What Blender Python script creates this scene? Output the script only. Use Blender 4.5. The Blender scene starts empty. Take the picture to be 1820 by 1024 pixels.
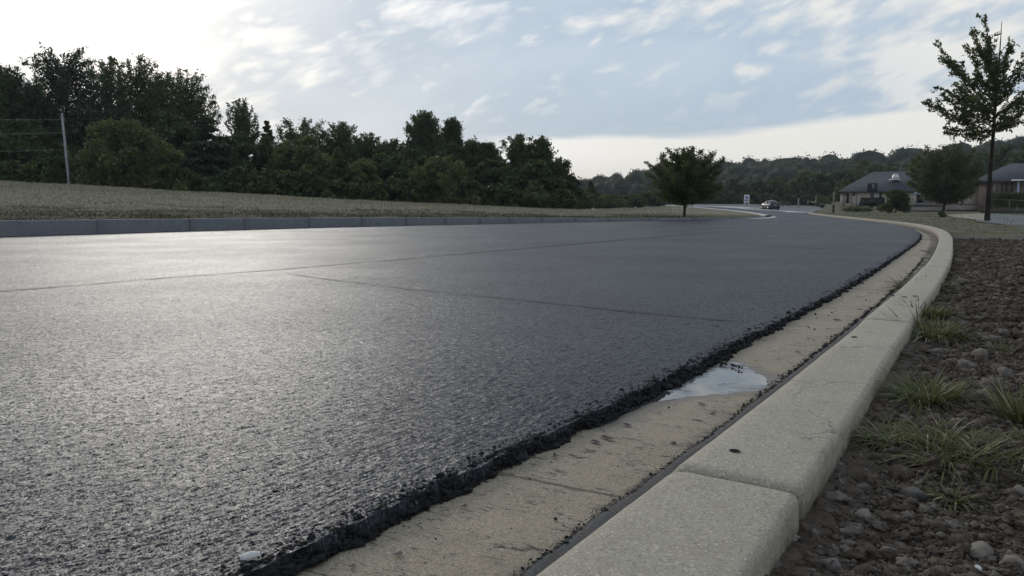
import bpy, bmesh, math, numpy as np
from mathutils import Vector
rng = np.random.default_rng(7)
SC = bpy.context.scene
COL = SC.collection
f, HZ, CH = 1428.0, 364.0, 0.8          # focal length in photo pixels, horizon row, eye height (m)
TH = math.atan((512 - HZ) / f)

# ------------------------------------------------------------------ measuring
def ray(u, v):
    c, s = math.cos(TH), math.sin(TH)
    a, b = u - 910.0, 512.0 - v
    return a, f * c + b * s, -f * s + b * c
def UZ(u, v, z):
    d = ray(u, v); k = (z - CH) / d[2]
    return d[0] * k, d[1] * k
def UD(u, v, D):
    d = ray(u, v); k = D / d[1]
    return d[0] * k, D, CH + d[2] * k
def sm(a, b, x):
    t = np.clip((np.asarray(x, float) - a) / (b - a), 0, 1)
    return t * t * (3 - 2 * t)
def hash2(ix, iy, seed=0):
    n = (ix.astype(np.int64) * 374761393 + iy.astype(np.int64) * 668265263 + seed * 974634777) & 0xffffffff
    n = ((n ^ (n >> 13)) * 1274126177) & 0xffffffff
    return ((n ^ (n >> 16)) & 0xffff) / 65535.0
def vnoise(x, y, seed=0):
    x = np.asarray(x, float); y = np.asarray(y, float)
    ix, iy = np.floor(x), np.floor(y)
    fx, fy = x - ix, y - iy
    fx = fx * fx * (3 - 2 * fx); fy = fy * fy * (3 - 2 * fy)
    a = hash2(ix, iy, seed); b = hash2(ix + 1, iy, seed); c = hash2(ix, iy + 1, seed); d = hash2(ix + 1, iy + 1, seed)
    return (a * (1 - fx) + b * fx) * (1 - fy) + (c * (1 - fx) + d * fx) * fy
def fbm(x, y, o=4, seed=0):
    r = 0; a = .5
    for i in range(o):
        r = r + a * vnoise(x, y, seed + i); x = x * 2.03 + 17; y = y * 2.03 + 9; a *= .5
    return r / (1 - .5 ** o)

# ------------------------------------------------------------------ materials
class NT:
    def __init__(s, tree): s.t = tree
    def n(s, typ, **kw):
        nd = s.t.nodes.new(typ)
        for k, v in kw.items():
            if k.startswith('i_'):
                nm = k[2:].replace('_', ' ')
                s.put(nd.inputs[nm], v)
            else: setattr(nd, k, v)
        return nd
    def put(s, sock, v):
        if hasattr(v, 'is_output'): s.t.links.new(v, sock)
        else:
            if sock.type == 'RGBA' and not hasattr(v, '__len__'): v = (v, v, v, 1)
            if sock.type == 'RGBA' and len(v) == 3: v = (*v, 1)
            sock.default_value = v
    def m(s, op, a, b=0.0, c=0.0, clamp=False):
        nd = s.t.nodes.new('ShaderNodeMath'); nd.operation = op; nd.use_clamp = clamp
        s.put(nd.inputs[0], a); s.put(nd.inputs[1], b); s.put(nd.inputs[2], c)
        return nd.outputs[0]
    def mix(s, fac, a, b, bt='MIX'):
        nd = s.t.nodes.new('ShaderNodeMix'); nd.data_type = 'RGBA'; nd.blend_type = bt
        s.put(nd.inputs[0], fac); s.put(nd.inputs[6], a); s.put(nd.inputs[7], b)
        return nd.outputs[2]
    def smooth(s, x, lo, hi, a=0.0, b=1.0):
        nd = s.t.nodes.new('ShaderNodeMapRange'); nd.interpolation_type = 'SMOOTHSTEP'
        s.put(nd.inputs[0], x); s.put(nd.inputs[1], lo); s.put(nd.inputs[2], hi); s.put(nd.inputs[3], a); s.put(nd.inputs[4], b)
        return nd.outputs[0]
    def noise(s, vec, scale, detail=3, rough=.55, dist=0.0):
        nd = s.n('ShaderNodeTexNoise'); s.put(nd.inputs['Vector'], vec)
        nd.inputs['Scale'].default_value = scale; nd.inputs['Detail'].default_value = detail
        nd.inputs['Roughness'].default_value = rough; nd.inputs['Distortion'].default_value = dist
        return nd.outputs['Fac']
    def voro(s, vec, scale, out='Distance', feature='F1'):
        nd = s.n('ShaderNodeTexVoronoi', feature=feature); s.put(nd.inputs['Vector'], vec); nd.inputs['Scale'].default_value = scale
        return nd.outputs[out]
    def scale(s, vec, sc):
        nd = s.n('ShaderNodeMapping'); s.put(nd.inputs['Vector'], vec); nd.inputs['Scale'].default_value = sc
        return nd.outputs[0]
    def attr(s, name): return s.n('ShaderNodeAttribute', attribute_name=name).outputs['Fac']
    def obj(s): return s.n('ShaderNodeTexCoord').outputs['Object']
    def bump(s, h, strength, dist):
        nd = s.n('ShaderNodeBump'); s.put(nd.inputs['Height'], h); nd.inputs['Strength'].default_value = strength; nd.inputs['Distance'].default_value = dist
        return nd.outputs[0]

def newmat(name):
    m = bpy.data.materials.new(name); m.use_nodes = True
    t = m.node_tree; b = t.nodes['Principled BSDF']
    return m, NT(t), b
def simple(name, c1, c2=None, scale=8.0, rough=.7, bump=0.0, bscale=60.0, metal=0.0, spec=.5):
    m, N, b = newmat(name); o = N.obj()
    if c2 is None: c2 = tuple(x * .75 for x in c1)
    k = N.smooth(N.noise(o, scale, 5), .35, .65)
    N.put(b.inputs['Base Color'], N.mix(k, c1, c2))
    b.inputs['Roughness'].default_value = rough; b.inputs['Metallic'].default_value = metal
    b.inputs['Specular IOR Level'].default_value = spec
    if bump: N.put(b.inputs['Normal'], N.bump(N.noise(o, bscale, 4), .8, bump))
    return m
def leafmat(name, dark, light, dry=None, trans=.25):
    m, N, b = newmat(name); o = N.obj(); t = N.attr('tint')
    col = N.mix(t, dark, light)
    col = N.mix(N.smooth(N.noise(o, .7, 2), .4, .7, 0, .55), col, light)
    if dry: col = N.mix(N.smooth(t, .86, .97), col, dry)
    N.put(b.inputs['Base Color'], col); b.inputs['Roughness'].default_value = .6; b.inputs['Specular IOR Level'].default_value = .22
    tr = N.n('ShaderNodeBsdfTranslucent'); N.put(tr.inputs[0], N.mix(.5, col, light))
    mx = N.n('ShaderNodeMixShader'); mx.inputs[0].default_value = trans
    out = N.t.nodes['Material Output']
    N.t.links.new(b.outputs[0], mx.inputs[1]); N.t.links.new(tr.outputs[0], mx.inputs[2]); N.t.links.new(mx.outputs[0], out.inputs[0])
    return m

def asphalt_mat(name, c1, c2, rough, tilt=1.0):
    """every stone of the surface is a small facet with its own tilt, tone and gloss"""
    m, N, b = newmat(name); o = N.obj()
    o2 = N.scale(o, (1, 1, .2))
    def vm(op, a, bb=None, sc=None):
        nd = N.n('ShaderNodeVectorMath', operation=op); N.put(nd.inputs[0], a)
        if bb is not None: N.put(nd.inputs[1], bb)
        if sc is not None: N.put(nd.inputs['Scale'], sc)
        return nd.outputs[0]
    acc = N.n('ShaderNodeNewGeometry').outputs['Normal']; tones = []
    for sc, k in ((34, .10), (62, .24), (140, .54), (310, .58)):
        vcol = N.voro(o2, sc, 'Color'); tones.append(vcol)
        acc = vm('ADD', acc, vm('MULTIPLY', vm('SUBTRACT', vcol, (.5, .5, .5)), (k * tilt, k * tilt, 0)))
    nrm = vm('NORMALIZE', acc)
    s1 = N.n('ShaderNodeSeparateColor'); N.put(s1.inputs[0], tones[2]); s2 = N.n('ShaderNodeSeparateColor'); N.put(s2.inputs[0], tones[3]); s0 = N.n('ShaderNodeSeparateColor'); N.put(s0.inputs[0], tones[1])
    col = N.mix(s1.outputs[2], c1, c2)
    col = N.mix(N.smooth(s2.outputs[2], .88, .98, 0, .7), col, (.13, .127, .118))
    col = N.mix(N.smooth(N.noise(o, .35, 4), .35, .7, 0, .2), col, tuple(x * 1.3 for x in c2))
    cav = N.smooth(N.m('ADD', N.noise(o, 32, 4, .7), N.m('MULTIPLY', s0.outputs[2], .12)), .35, .45)
    col = N.mix(cav, tuple(x * .3 for x in c1), col)
    N.put(b.inputs['Base Color'], col)
    N.put(b.inputs['Roughness'], N.m('ADD', N.m('MULTIPLY', s1.outputs[1], .2), N.smooth(N.noise(o, .5, 4), .3, .7, rough - .03, rough + .03)))
    N.put(b.inputs['Normal'], nrm)
    N.put(b.inputs['Specular IOR Level'], N.m('MULTIPLY', cav, N.m('ADD', .06, N.m('MULTIPLY', s1.outputs[0], .30))))
    return m

MAT = {}
MAT['asphalt'] = asphalt_mat('asphalt', (.006, .0068, .0095), (.017, .020, .031), .39)
MAT['old_asphalt'] = asphalt_mat('worn_asphalt', (.05, .052, .055), (.09, .092, .095), .38)
MAT['tar'] = simple('tar_crumb', (.009, .0095, .0095), (.022, .022, .021), 60, .75, .004, 150, spec=.2)
MAT['seam'] = simple('seam_tar', (.006, .006, .007), (.014, .014, .015), 20, .65, spec=.2)
def concrete(name, c1, c2, c3, speck=.35):
    m, N, b = newmat(name); o = N.obj()
    k = N.smooth(N.noise(o, 2.2, 6, .6), .3, .7)
    col = N.mix(k, c1, c2)
    col = N.mix(N.smooth(N.noise(o, 9, 5, .65), .48, .75, 0, .5), col, c3)
    gs = N.n('ShaderNodeSeparateColor'); N.put(gs.inputs[0], N.voro(o, 400, 'Color')); g2 = N.n('ShaderNodeSeparateColor'); N.put(g2.inputs[0], N.voro(o, 190, 'Color'))
    col = N.mix(N.m('MULTIPLY', gs.outputs[0], speck), col, tuple(x * 1.45 for x in c1))
    col = N.mix(N.smooth(gs.outputs[1], .55, 1.0, 0, speck * 1.2), col, tuple(x * .4 for x in c2))
    col = N.mix(N.smooth(g2.outputs[0], .86, .97, 0, .5), col, tuple(x * .45 for x in c2))
    col = N.mix(N.smooth(g2.outputs[1], .9, .97, 0, .5), col, tuple(min(.8, x * 1.7) for x in c1))
    col = N.mix(N.smooth(N.noise(o, 3.6, 7, .75), .56, .72, 0, .42), col, tuple(x * .6 for x in c3))
    N.put(b.inputs['Base Color'], col)
    N.put(b.inputs['Normal'], N.bump(N.m('ADD', N.noise(o, 300, 4, .7), N.m('MULTIPLY', N.noise(o, 60, 4, .7), 1.2)), .8, .003))
    b.inputs['Roughness'].default_value = .85; b.inputs['Specular IOR Level'].default_value = .3
    return m, N, b, col, o
m, N, b, col, o = concrete('kerb_concrete', (.385, .335, .262), (.33, .285, .218), (.262, .22, .165), .38)
wob = N.n('ShaderNodeVectorMath', operation='ADD'); N.put(wob.inputs[0], o); nz = N.n('ShaderNodeTexNoise'); N.put(nz.inputs['Vector'], o); nz.inputs['Scale'].default_value = 5; nz.inputs['Detail'].default_value = 5; sv = N.n('ShaderNodeVectorMath', operation='SCALE'); N.put(sv.inputs[0], nz.outputs['Color']); sv.inputs['Scale'].default_value = .25; N.put(wob.inputs[1], sv.outputs[0])
ln = N.m('MULTIPLY', N.smooth(N.voro(wob.outputs[0], 1.7, 'Distance', 'DISTANCE_TO_EDGE'), .006, .001), N.smooth(N.noise(o, 1.3, 3), .52, .6))
col = N.mix(N.m('MULTIPLY', ln, .7), col, (.07, .06, .05))
sz = N.n('ShaderNodeSeparateXYZ'); N.put(sz.inputs[0], o)
spl = N.m('MULTIPLY', N.smooth(N.m('ADD', sz.outputs[2], N.m('MULTIPLY', N.m('SUBTRACT', N.noise(o, 13, 6, .75), .5), .13)), .085, .03), .75)
col = N.mix(spl, col, (.085, .066, .05))
pk = N.m('MULTIPLY', N.smooth(N.voro(o, 34), .085, .04), N.smooth(N.noise(o, 6, 3), .52, .62))
col = N.mix(N.m('MULTIPLY', pk, .7), col, (.08, .07, .058))
col = N.mix(N.smooth(N.noise(N.scale(o, (1, .4, 1)), 7, 6, .8), .60, .72, 0, .4), col, (.13, .115, .095))
N.put(b.inputs['Base Color'], col); MAT['kerb'] = m
MAT['left_kerb'] = concrete('weathered_kerb_concrete', (.19, .193, .20), (.15, .153, .16), (.085, .088, .084))[0]
MAT['pale_concrete'] = concrete('pale_concrete', (.45, .43, .39), (.36, .34, .31), (.3, .28, .25))[0]
MAT['mortar'] = concrete('dark_mortar', (.085, .080, .075), (.05, .046, .042), (.022, .02, .018))[0]
# gutter pan: tan concrete with transverse hairline cracks and dirt at the kerb side
m, N, b, col, o = concrete('gutter_concrete', (.315, .259, .188), (.262, .213, .152), (.205, .165, .116), .55)
al, ac = N.attr('along'), N.attr('across')
cb = N.n('ShaderNodeCombineXYZ'); N.put(cb.inputs[0], N.m('MULTIPLY', al, 1.0)); N.put(cb.inputs[1], N.m('MULTIPLY', ac, .16))
wv = N.noise(cb.outputs[0], 26, 3, .6, .6)
line = N.smooth(N.m('ABSOLUTE', N.m('SUBTRACT', wv, .53)), .0, .02, 1, 0)
patch = N.smooth(N.noise(o, 6, 4, .7), .47, .56)
crack = N.m('MULTIPLY', line, patch)
cb2 = N.n('ShaderNodeCombineXYZ'); N.put(cb2.inputs[0], al); N.put(cb2.inputs[1], N.m('MULTIPLY', ac, .35))
blot = N.m('MULTIPLY', N.smooth(N.noise(cb2.outputs[0], 17, 6, .75), .588, .635), .9)
edge = N.smooth(N.m('ADD', ac, N.m('MULTIPLY', N.noise(o, 18, 5, .75), .20)), .315, .245)
edge = N.m('MULTIPLY', edge, N.smooth(N.noise(o, 3.2, 4, .7), .36, .55))
pit = N.m('MULTIPLY', N.smooth(N.voro(o, 21), .10, .05), N.smooth(N.noise(o, 4, 3), .5, .6))
dirt = N.m('MAXIMUM', N.m('MAXIMUM', N.m('MAXIMUM', crack, pit), blot), N.m('MULTIPLY', edge, .9))
dmp = N.m('MULTIPLY', N.attr('damp'), N.smooth(N.m('ADD', N.m('MULTIPLY', N.attr('damp'), .6), N.noise(o, 9, 4, .6)), .62, .95))
col = N.mix(N.m('MULTIPLY', dmp, .6), col, (.07, .058, .045))
N.put(b.inputs['Roughness'], N.m('SUBTRACT', .85, N.m('MULTIPLY', dmp, .4)))
N.put(b.inputs['Base Color'], N.mix(dirt, col, (.032, .028, .024)))
MAT['gutter'] = m
# soil
m, N, b = newmat('bare_soil'); o = N.obj()
k = N.noise(o, 14, 6, .7); g = N.attr('grassy')
col = N.mix(N.smooth(k, .3, .7), (.062, .048, .036), (.135, .106, .081))
col = N.mix(N.smooth(N.voro(o, 60), .0, .25, .35, 0), col, (.19, .165, .145))
gc = N.mix(N.smooth(N.noise(o, 1.1, 5, .7), .35, .65), (.075, .07, .03), (.155, .13, .09))
gc = N.mix(N.smooth(N.noise(o, .35, 4, .7), .45, .62, 0, .8), gc, (.05, .062, .02))
gk = N.smooth(N.m('ADD', g, N.m('MULTIPLY', N.m('SUBTRACT', N.noise(o, .5, 6, .7), .5), 1.6)), .4, .62)
N.put(b.inputs['Base Color'], N.mix(gk, col, gc)); b.inputs['Roughness'].default_value = .95; b.inputs['Specular IOR Level'].default_value = .15
N.put(b.inputs['Normal'], N.bump(N.noise(o, 55, 6, .75), 1.0, .012))
MAT['soil'] = m
MAT['clod'] = simple('soil_clod', (.052, .040, .030), (.122, .095, .072), 25, .95, .006, 120, spec=.12)
MAT['clod2'] = simple('soil_crumb', (.12, .10, .082), (.19, .162, .136), 25, .95, .006, 120, spec=.12)
# field ground
m, N, b = newmat('field_soil'); o = N.obj(); r = N.attr('rowpos')
dryc = N.mix(N.smooth(N.noise(o, .8, 6, .7), .35, .68), (.19, .165, .115), (.30, .262, .20))
grn = N.mix(N.smooth(N.noise(o, 1.2, 6, .7), .4, .6), (.055, .062, .026), (.14, .128, .06))
brn = N.mix(N.noise(o, 3, 5, .7), (.03, .024, .018), (.085, .066, .05))
jit = N.m('MULTIPLY', N.m('SUBTRACT', N.noise(o, .35, 6, .7), .5), 1.2)
rr = N.m('ADD', r, jit)
col = N.mix(N.smooth(rr, .16, .36), grn, dryc); col = N.mix(N.smooth(N.m('ADD', r, N.m('MULTIPLY', jit, .25)), .0, .07), brn, col)
N.put(b.inputs['Base Color'], col); b.inputs['Roughness'].default_value = .95; b.inputs['Specular IOR Level'].default_value = .1
N.put(b.inputs['Normal'], N.bump(N.noise(o, 6, 6, .7), 1.0, .12))
MAT['field'] = m
MAT['ground'] = simple('far_ground', (.05, .055, .025), (.08, .075, .04), .05, .95)
MAT['hill'] = simple('hill_soil', (.012, .016, .008), (.025, .03, .014), .05, .95)
# water
m, N, b = newmat('puddle_water'); o = N.obj()
N.put(b.inputs['Base Color'], N.mix(N.noise(o, 6, 3), (.04, .042, .042), (.075, .075, .072)))
b.inputs['Roughness'].default_value = .03; b.inputs['IOR'].default_value = 1.75
N.put(b.inputs['Normal'], N.bump(N.m('MULTIPLY', N.noise(N.scale(o, (.5, 1.6, 1)), 14, 4, .6, 1.4), N.smooth(N.noise(o, 3.2, 3), .45, .65)), .4, .015))
MAT['water'] = m
MAT['bark'] = simple('bark', (.045, .035, .027), (.02, .016, .013), 6, .9, .02, 30, spec=.1)
MAT['grey_bark'] = simple('grey_bark', (.10, .085, .07), (.05, .042, .035), 6, .9, .02, 30, spec=.1)
MAT['leaf_dark'] = leafmat('dark_leaves', (.036, .051, .017), (.088, .116, .038))
MAT['leaf_pine'] = leafmat('pine_needles', (.026, .038, .020), (.062, .084, .040), trans=.12)
MAT['leaf_mid'] = leafmat('mid_leaves', (.046, .063, .018), (.112, .136, .040))
MAT['leaf_light'] = leafmat('olive_leaves', (.070, .084, .026), (.158, .164, .054), (.15, .145, .06))
MAT['leaf_young'] = leafmat('young_tree_leaves', (.044, .057, .019), (.125, .138, .045), (.16, .135, .06), .46)
MAT['leaf_far'] = leafmat('far_leaves', (.032, .042, .018), (.085, .098, .04), (.07, .055, .03))
MAT['blade'] = leafmat('grass_blade', (.062, .070, .023), (.16, .158, .058), (.42, .36, .24), .3)
m, N, b = newmat('field_straw'); t = N.attr('tint')
cr = N.n('ShaderNodeValToRGB'); N.put(cr.inputs[0], t)
for i, (p, c) in enumerate([(0, (.055, .042, .030)), (.14, (.034, .042, .016)), (.3, (.085, .085, .032)), (.55, (.24, .218, .138)), (1, (.46, .415, .30))]):
    e = cr.color_ramp.elements[i] if i < 2 else cr.color_ramp.elements.new(p)
    e.position = p; e.color = (*c, 1)
N.put(b.inputs['Base Color'], cr.outputs[0]); b.inputs['Roughness'].default_value = .8; b.inputs['Specular IOR Level'].default_value = .15
MAT['straw'] = m
MAT['pole'] = simple('pale_pole', (.36, .36, .36), (.26, .26, .27), 3, .6)
MAT['wire'] = simple('wire', (.3, .3, .3), None, 3, .5)
MAT['wood'] = simple('weathered_wood', (.28, .24, .19), (.17, .14, .11), 5, .85)
MAT['dark_wood'] = simple('dark_timber', (.035, .027, .022), (.018, .014, .012), 4, .85)
MAT['white'] = simple('white_paint', (.75, .75, .74), (.66, .66, .65), 3, .5)
MAT['blue'] = simple('blue_lettering', (.07, .11, .26), (.06, .09, .22), 3, .5)
MAT['paint'] = simple('car_paint', (.030, .033, .032), (.026, .028, .028), 2, .3, metal=.0, spec=.4)
MAT['glass'] = simple('dark_glass', (.03, .033, .036), (.025, .028, .03), 2, .1, spec=.4)
MAT['rubber'] = simple('rubber', (.012, .012, .012), None, 5, .8)
MAT['rim'] = simple('alloy', (.4, .4, .41), (.3, .3, .3), 5, .35, metal=.8)
MAT['red'] = simple('tail_lens', (.22, .015, .012), None, 5, .25)
MAT['plate'] = simple('number_plate', (.6, .58, .5), None, 5, .5)
MAT['roof'] = simple('slate_shingles', (.055, .06, .068), (.04, .043, .05), 2.5, .85, .02, 5)
MAT['siding'] = simple('tan_siding', (.50, .44, .36), (.42, .365, .30), 1.2, .85)
MAT['brick'] = simple('brown_brick', (.21, .145, .115), (.155, .105, .085), 2, .9)
MAT['blockwall'] = simple('pinkish_block_wall', (.27, .225, .195), (.21, .17, .15), 1.5, .9)
MAT['dark'] = simple('dark_opening', (.012, .012, .012), None, 3, .6)
MAT['metal'] = simple('bright_metal', (.5, .48, .44), (.4, .38, .35), 3, .4, metal=.6)
MAT['pale_blue'] = simple('pale_blue_sheet', (.33, .38, .46), (.28, .32, .4), 2, .5)
MAT['curtain'] = simple('pale_curtain', (.42, .38, .31), (.3, .27, .22), 3, .8)
MAT['gravel'] = simple('tan_gravel', (.30, .25, .19), (.23, .19, .145), 2, .95, .01, 30)
MAT['stone'] = simple('grey_stone', (.13, .115, .10), (.08, .07, .062), 22, .9, .003, 150, spec=.2)
MAT['pale_stone'] = simple('pale_stone', (.21, .18, .145), (.14, .12, .098), 22, .9, .003, 150, spec=.2)
MAT['white_stone'] = simple('white_stone', (.66, .63, .58), (.54, .51, .46), 30, .85, .002, 150)

# ------------------------------------------------------------------ mesh building
def mk(name, V, F, mat, parent=None, attrs=None, smooth=False, midx=None):
    """V (n,3); F = list of (m,k) index arrays; mat = material or list"""
    me = bpy.data.meshes.new(name)
    V = np.asarray(V, np.float32)
    if not isinstance(F, (list, tuple)): F = [F]
    F = [np.asarray(a, np.int32) for a in F if len(a)]
    me.vertices.add(len(V)); me.vertices.foreach_set('co', V.ravel())
    loops = np.concatenate([a.ravel() for a in F]); tot = np.concatenate([np.full(len(a), a.shape[1], np.int32) for a in F])
    st = np.concatenate([[0], np.cumsum(tot)[:-1]]).astype(np.int32)
    me.loops.add(len(loops)); me.loops.foreach_set('vertex_index', loops)
    me.polygons.add(len(tot)); me.polygons.foreach_set('loop_start', st); me.polygons.foreach_set('loop_total', tot)
    if smooth: me.polygons.foreach_set('use_smooth', np.ones(len(tot), bool))
    for mm in (mat if isinstance(mat, list) else [mat]): me.materials.append(mm)
    if midx is not None: me.polygons.foreach_set('material_index', np.asarray(midx, np.int32))
    for k, (dom, arr) in (attrs or {}).items():
        a = me.attributes.new(k, 'FLOAT', dom); a.data.foreach_set('value', np.asarray(arr, np.float32))
    me.update(calc_edges=True); me.validate()
    o = bpy.data.objects.new(name, me); COL.objects.link(o)
    if parent: o.parent = parent
    return o
def tag(o, label=None, cat=None, group=None, kind=None):
    if label: o['label'] = label
    if cat: o['category'] = cat
    if group: o['group'] = group
    if kind: o['kind'] = kind
    return o
def empty(name, loc, label, cat, group=None, rz=0.0):
    o = bpy.data.objects.new(name, None); COL.objects.link(o); o.empty_display_size = .2
    o.location = loc; o.rotation_euler = (0, 0, rz)
    return tag(o, label, cat, group)
def grid(nr, nc):
    i = np.arange(nr - 1)[:, None] * nc + np.arange(nc - 1)[None, :]
    i = i.ravel(); return np.stack([i, i + 1, i + nc + 1, i + nc], 1)

class MB:
    def __init__(s): s.v = []; s.f = {}; s.n = 0
    def add(s, V, faces):
        V = np.asarray(V, float)
        for fc in faces: s.f.setdefault(len(fc), []).append([i + s.n for i in fc])
        s.v.append(V); s.n += len(V); return s
    def box(s, x0, x1, y0, y1, z0, z1, bev=0.0):
        if bev <= 0:
            V = [(x, y, z) for z in (z0, z1) for y in (y0, y1) for x in (x0, x1)]
            return s.add(V, [(0, 2, 3, 1), (4, 5, 7, 6), (0, 1, 5, 4), (2, 6, 7, 3), (0, 4, 6, 2), (1, 3, 7, 5)])
        bm = bmesh.new(); bmesh.ops.create_cube(bm, size=1)
        for v in bm.verts: v.co = Vector(((x0 + x1) / 2 + v.co.x * (x1 - x0), (y0 + y1) / 2 + v.co.y * (y1 - y0), (z0 + z1) / 2 + v.co.z * (z1 - z0)))
        bmesh.ops.bevel(bm, geom=list(bm.edges), offset=bev, segments=2, affect='EDGES', profile=.5)
        bm.verts.index_update(); V = [tuple(v.co) for v in bm.verts]; F = [[v.index for v in q.verts] for q in bm.faces]; bm.free()
        return s.add(V, F)
    def tube(s, pts, rad, n=6, cap=True):
        P = np.asarray(pts, float); R = np.broadcast_to(np.asarray(rad, float), (len(P),))
        T = np.gradient(P, axis=0); T /= np.linalg.norm(T, axis=1)[:, None] + 1e-9
        ref = np.array([0, 0, 1.]) if abs(T[0][2]) < .9 else np.array([1., 0, 0])
        A = np.cross(T, ref); A /= np.linalg.norm(A, axis=1)[:, None] + 1e-9
        B = np.cross(T, A); a = np.arange(n) * 2 * math.pi / n
        V = P[:, None, :] + R[:, None, None] * (A[:, None, :] * np.cos(a)[None, :, None] + B[:, None, :] * np.sin(a)[None, :, None])
        F = []
        for i in range(len(P) - 1):
            for j in range(n): k = (j + 1) % n; F.append((i * n + j, i * n + k, (i + 1) * n + k, (i + 1) * n + j))
        if cap: F.append(tuple(range(n - 1, -1, -1))); F.append(tuple((len(P) - 1) * n + j for j in range(n)))
        return s.add(V.reshape(-1, 3), F)
    def lathe(s, prof, n=20, c=(0, 0, 0)):
        a = np.arange(n) * 2 * math.pi / n
        V = [(c[0] + r * math.cos(t), c[1] + r * math.sin(t), c[2] + z) for r, z in prof for t in a]; F = []
        for i in range(len(prof) - 1):
            for j in range(n): k = (j + 1) % n; F.append((i * n + j, i * n + k, (i + 1) * n + k, (i + 1) * n + j))
        F.append(tuple(range(n - 1, -1, -1))); F.append(tuple((len(prof) - 1) * n + j for j in range(n)))
        return s.add(V, F)
    def prism(s, poly, x0, x1, ax='x'):
        n = len(poly)
        mkp = (lambda x, p: (x, p[0], p[1])) if ax == 'x' else (lambda x, p: (p[0], x, p[1]))
        V = [mkp(x0, p) for p in poly] + [mkp(x1, p) for p in poly]
        F = [tuple(range(n)), tuple(range(2 * n - 1, n - 1, -1))] + [(i, i + n, (i + 1) % n + n, (i + 1) % n) for i in range(n)]
        return s.add(V, F)
    def build(s, name, mat, parent=None, smooth=False, attrs=None):
        o = mk(name, np.concatenate(s.v), [np.array(a) for a in s.f.values()], mat, parent, attrs, smooth)
        bm = bmesh.new(); bm.from_mesh(o.data); bmesh.ops.recalc_face_normals(bm, faces=bm.faces); bm.to_mesh(o.data); bm.free()
        if smooth: o.data.set_sharp_from_angle(angle=math.radians(40))
        return o

# ------------------------------------------------------------------ right-hand kerb line in plan
PY = np.array([-5, -1, 1.4, 2.03, 2.6, 3.8, 4.79, 6.69, 9.32, 14.36, 17.2, 21.9, 26.07, 34.5, 40.2, 50, 69, 77, 110, 135, 170, 240])
PX = np.array([-4.0, -1.5, .04, .44, .80, 1.545, 2.15, 3.30, 4.84, 7.63, 9.16, 11.48, 13.25, 15.9, 17.4, 19.9, 25.4, 28.3, 42.5, 52, 62, 80])
def spline(xs, ys, x):       # monotone-ish cubic Hermite
    d = np.gradient(ys, xs); x = np.asarray(x, float)
    i = np.clip(np.searchsorted(xs, x) - 1, 0, len(xs) - 2)
    h = xs[i + 1] - xs[i]; t = (x - xs[i]) / h
    return ((1 + 2 * t) * (1 - t) ** 2 * ys[i] + t * (1 - t) ** 2 * h * d[i] + t * t * (3 - 2 * t) * ys[i + 1] + t * t * (t - 1) * h * d[i + 1])
def kx(y): return spline(PY, PX, y)
def path(y):                 # point and right-hand normal of the kerb front line
    y = np.asarray(y, float); x = kx(y); dx = (kx(y + .05) - kx(y - .05)) / .1
    L = np.sqrt(1 + dx * dx); return np.stack([x, y], -1), np.stack([1 / L, -dx / L], -1), L
def gw(y): return np.interp(y, [0, 1.6, 3, 11, 16, 22, 30, 40, 80], [.605, .595, .57, .555, .45, .34, .24, .14, .10])
def KW(y): return np.interp(y, [0, 1.2, 2, 4, 10, 20, 30, 80], [.345, .335, .305, .245, .215, .225, .24, .26])
def FB(y): return np.interp(y, [0, 7, 15, 80], [1, .85, .3, .25])    # how far the kerb foot reaches out
_ys = np.linspace(-5, 80, 8501); _s = np.concatenate([[0], np.cumsum(np.hypot(np.diff(_ys), np.diff(kx(_ys))))])
def arc(y): return np.interp(y, _ys, _s)
def yarc(s): return np.interp(s, _s, _ys)
def off(y, w, z):
    P, n, _ = path(y); q = P + n * np.asarray(w)[..., None]
    return np.stack([q[..., 0], q[..., 1], np.broadcast_to(z, q[..., 0].shape)], -1)

def vnear(X, Y):
    L = np.sqrt(1 + ((kx(Y + .05) - kx(Y - .05)) / .1) ** 2); w = (X - kx(Y)) / L - KW(Y); return .25 + .75 * sm(.0, .16, w)
def vz(x, y):                # verge ground height
    x = np.asarray(x, float); y = np.asarray(y, float)
    base = .035 + .52 * sm(92, 116, y) + 2.0 * sm(116, 230, y) + .06 * sm(15, 40, y) * 0
    return base

# left kerb base (road level) from the photo
LK = [(-330, 431.5), (0, 421), (173, 416), (338, 411), (435, 408.5), (600, 404), (770, 400.5), (900, 398), (1000, 396), (1100, 394.2), (1216, 391.8), (1290, 389.8), (1335, 388.2), (1362, 387.2)]
LT = [393, 392, 390.5, 389, 387.8, 387, 386.6, 387.0, 387.4, 388.0, 387.6, 386.4, 385.4, 384.9]
ZR = .04
lk = np.array([UZ(u, v, ZR) for u, v in LK]); lkz = np.array([UD(u, t, p[1])[2] for (u, _), t, p in zip(LK, LT, lk)])
lku = np.array([u for u, _ in LK], float)
# island / field back edge
BK = [(-330, 310, 54), (0, 322, 54), (120, 328, 55), (300, 338, 56), (460, 347, 57), (700, 360, 58), (840, 366, 59), (1000, 372.5, 60), (1050, 373.5, 62), (1130, 369.5, 85), (1190, 366.3, 100), (1240, 369.5, 95), (1290, 374, 84), (1322, 377.5, 72), (1345, 381, 60), (1362, 384.6, 50)]
bku = np.array([b[0] for b in BK], float); bk = np.array([UD(*b) for b in BK])

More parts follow.
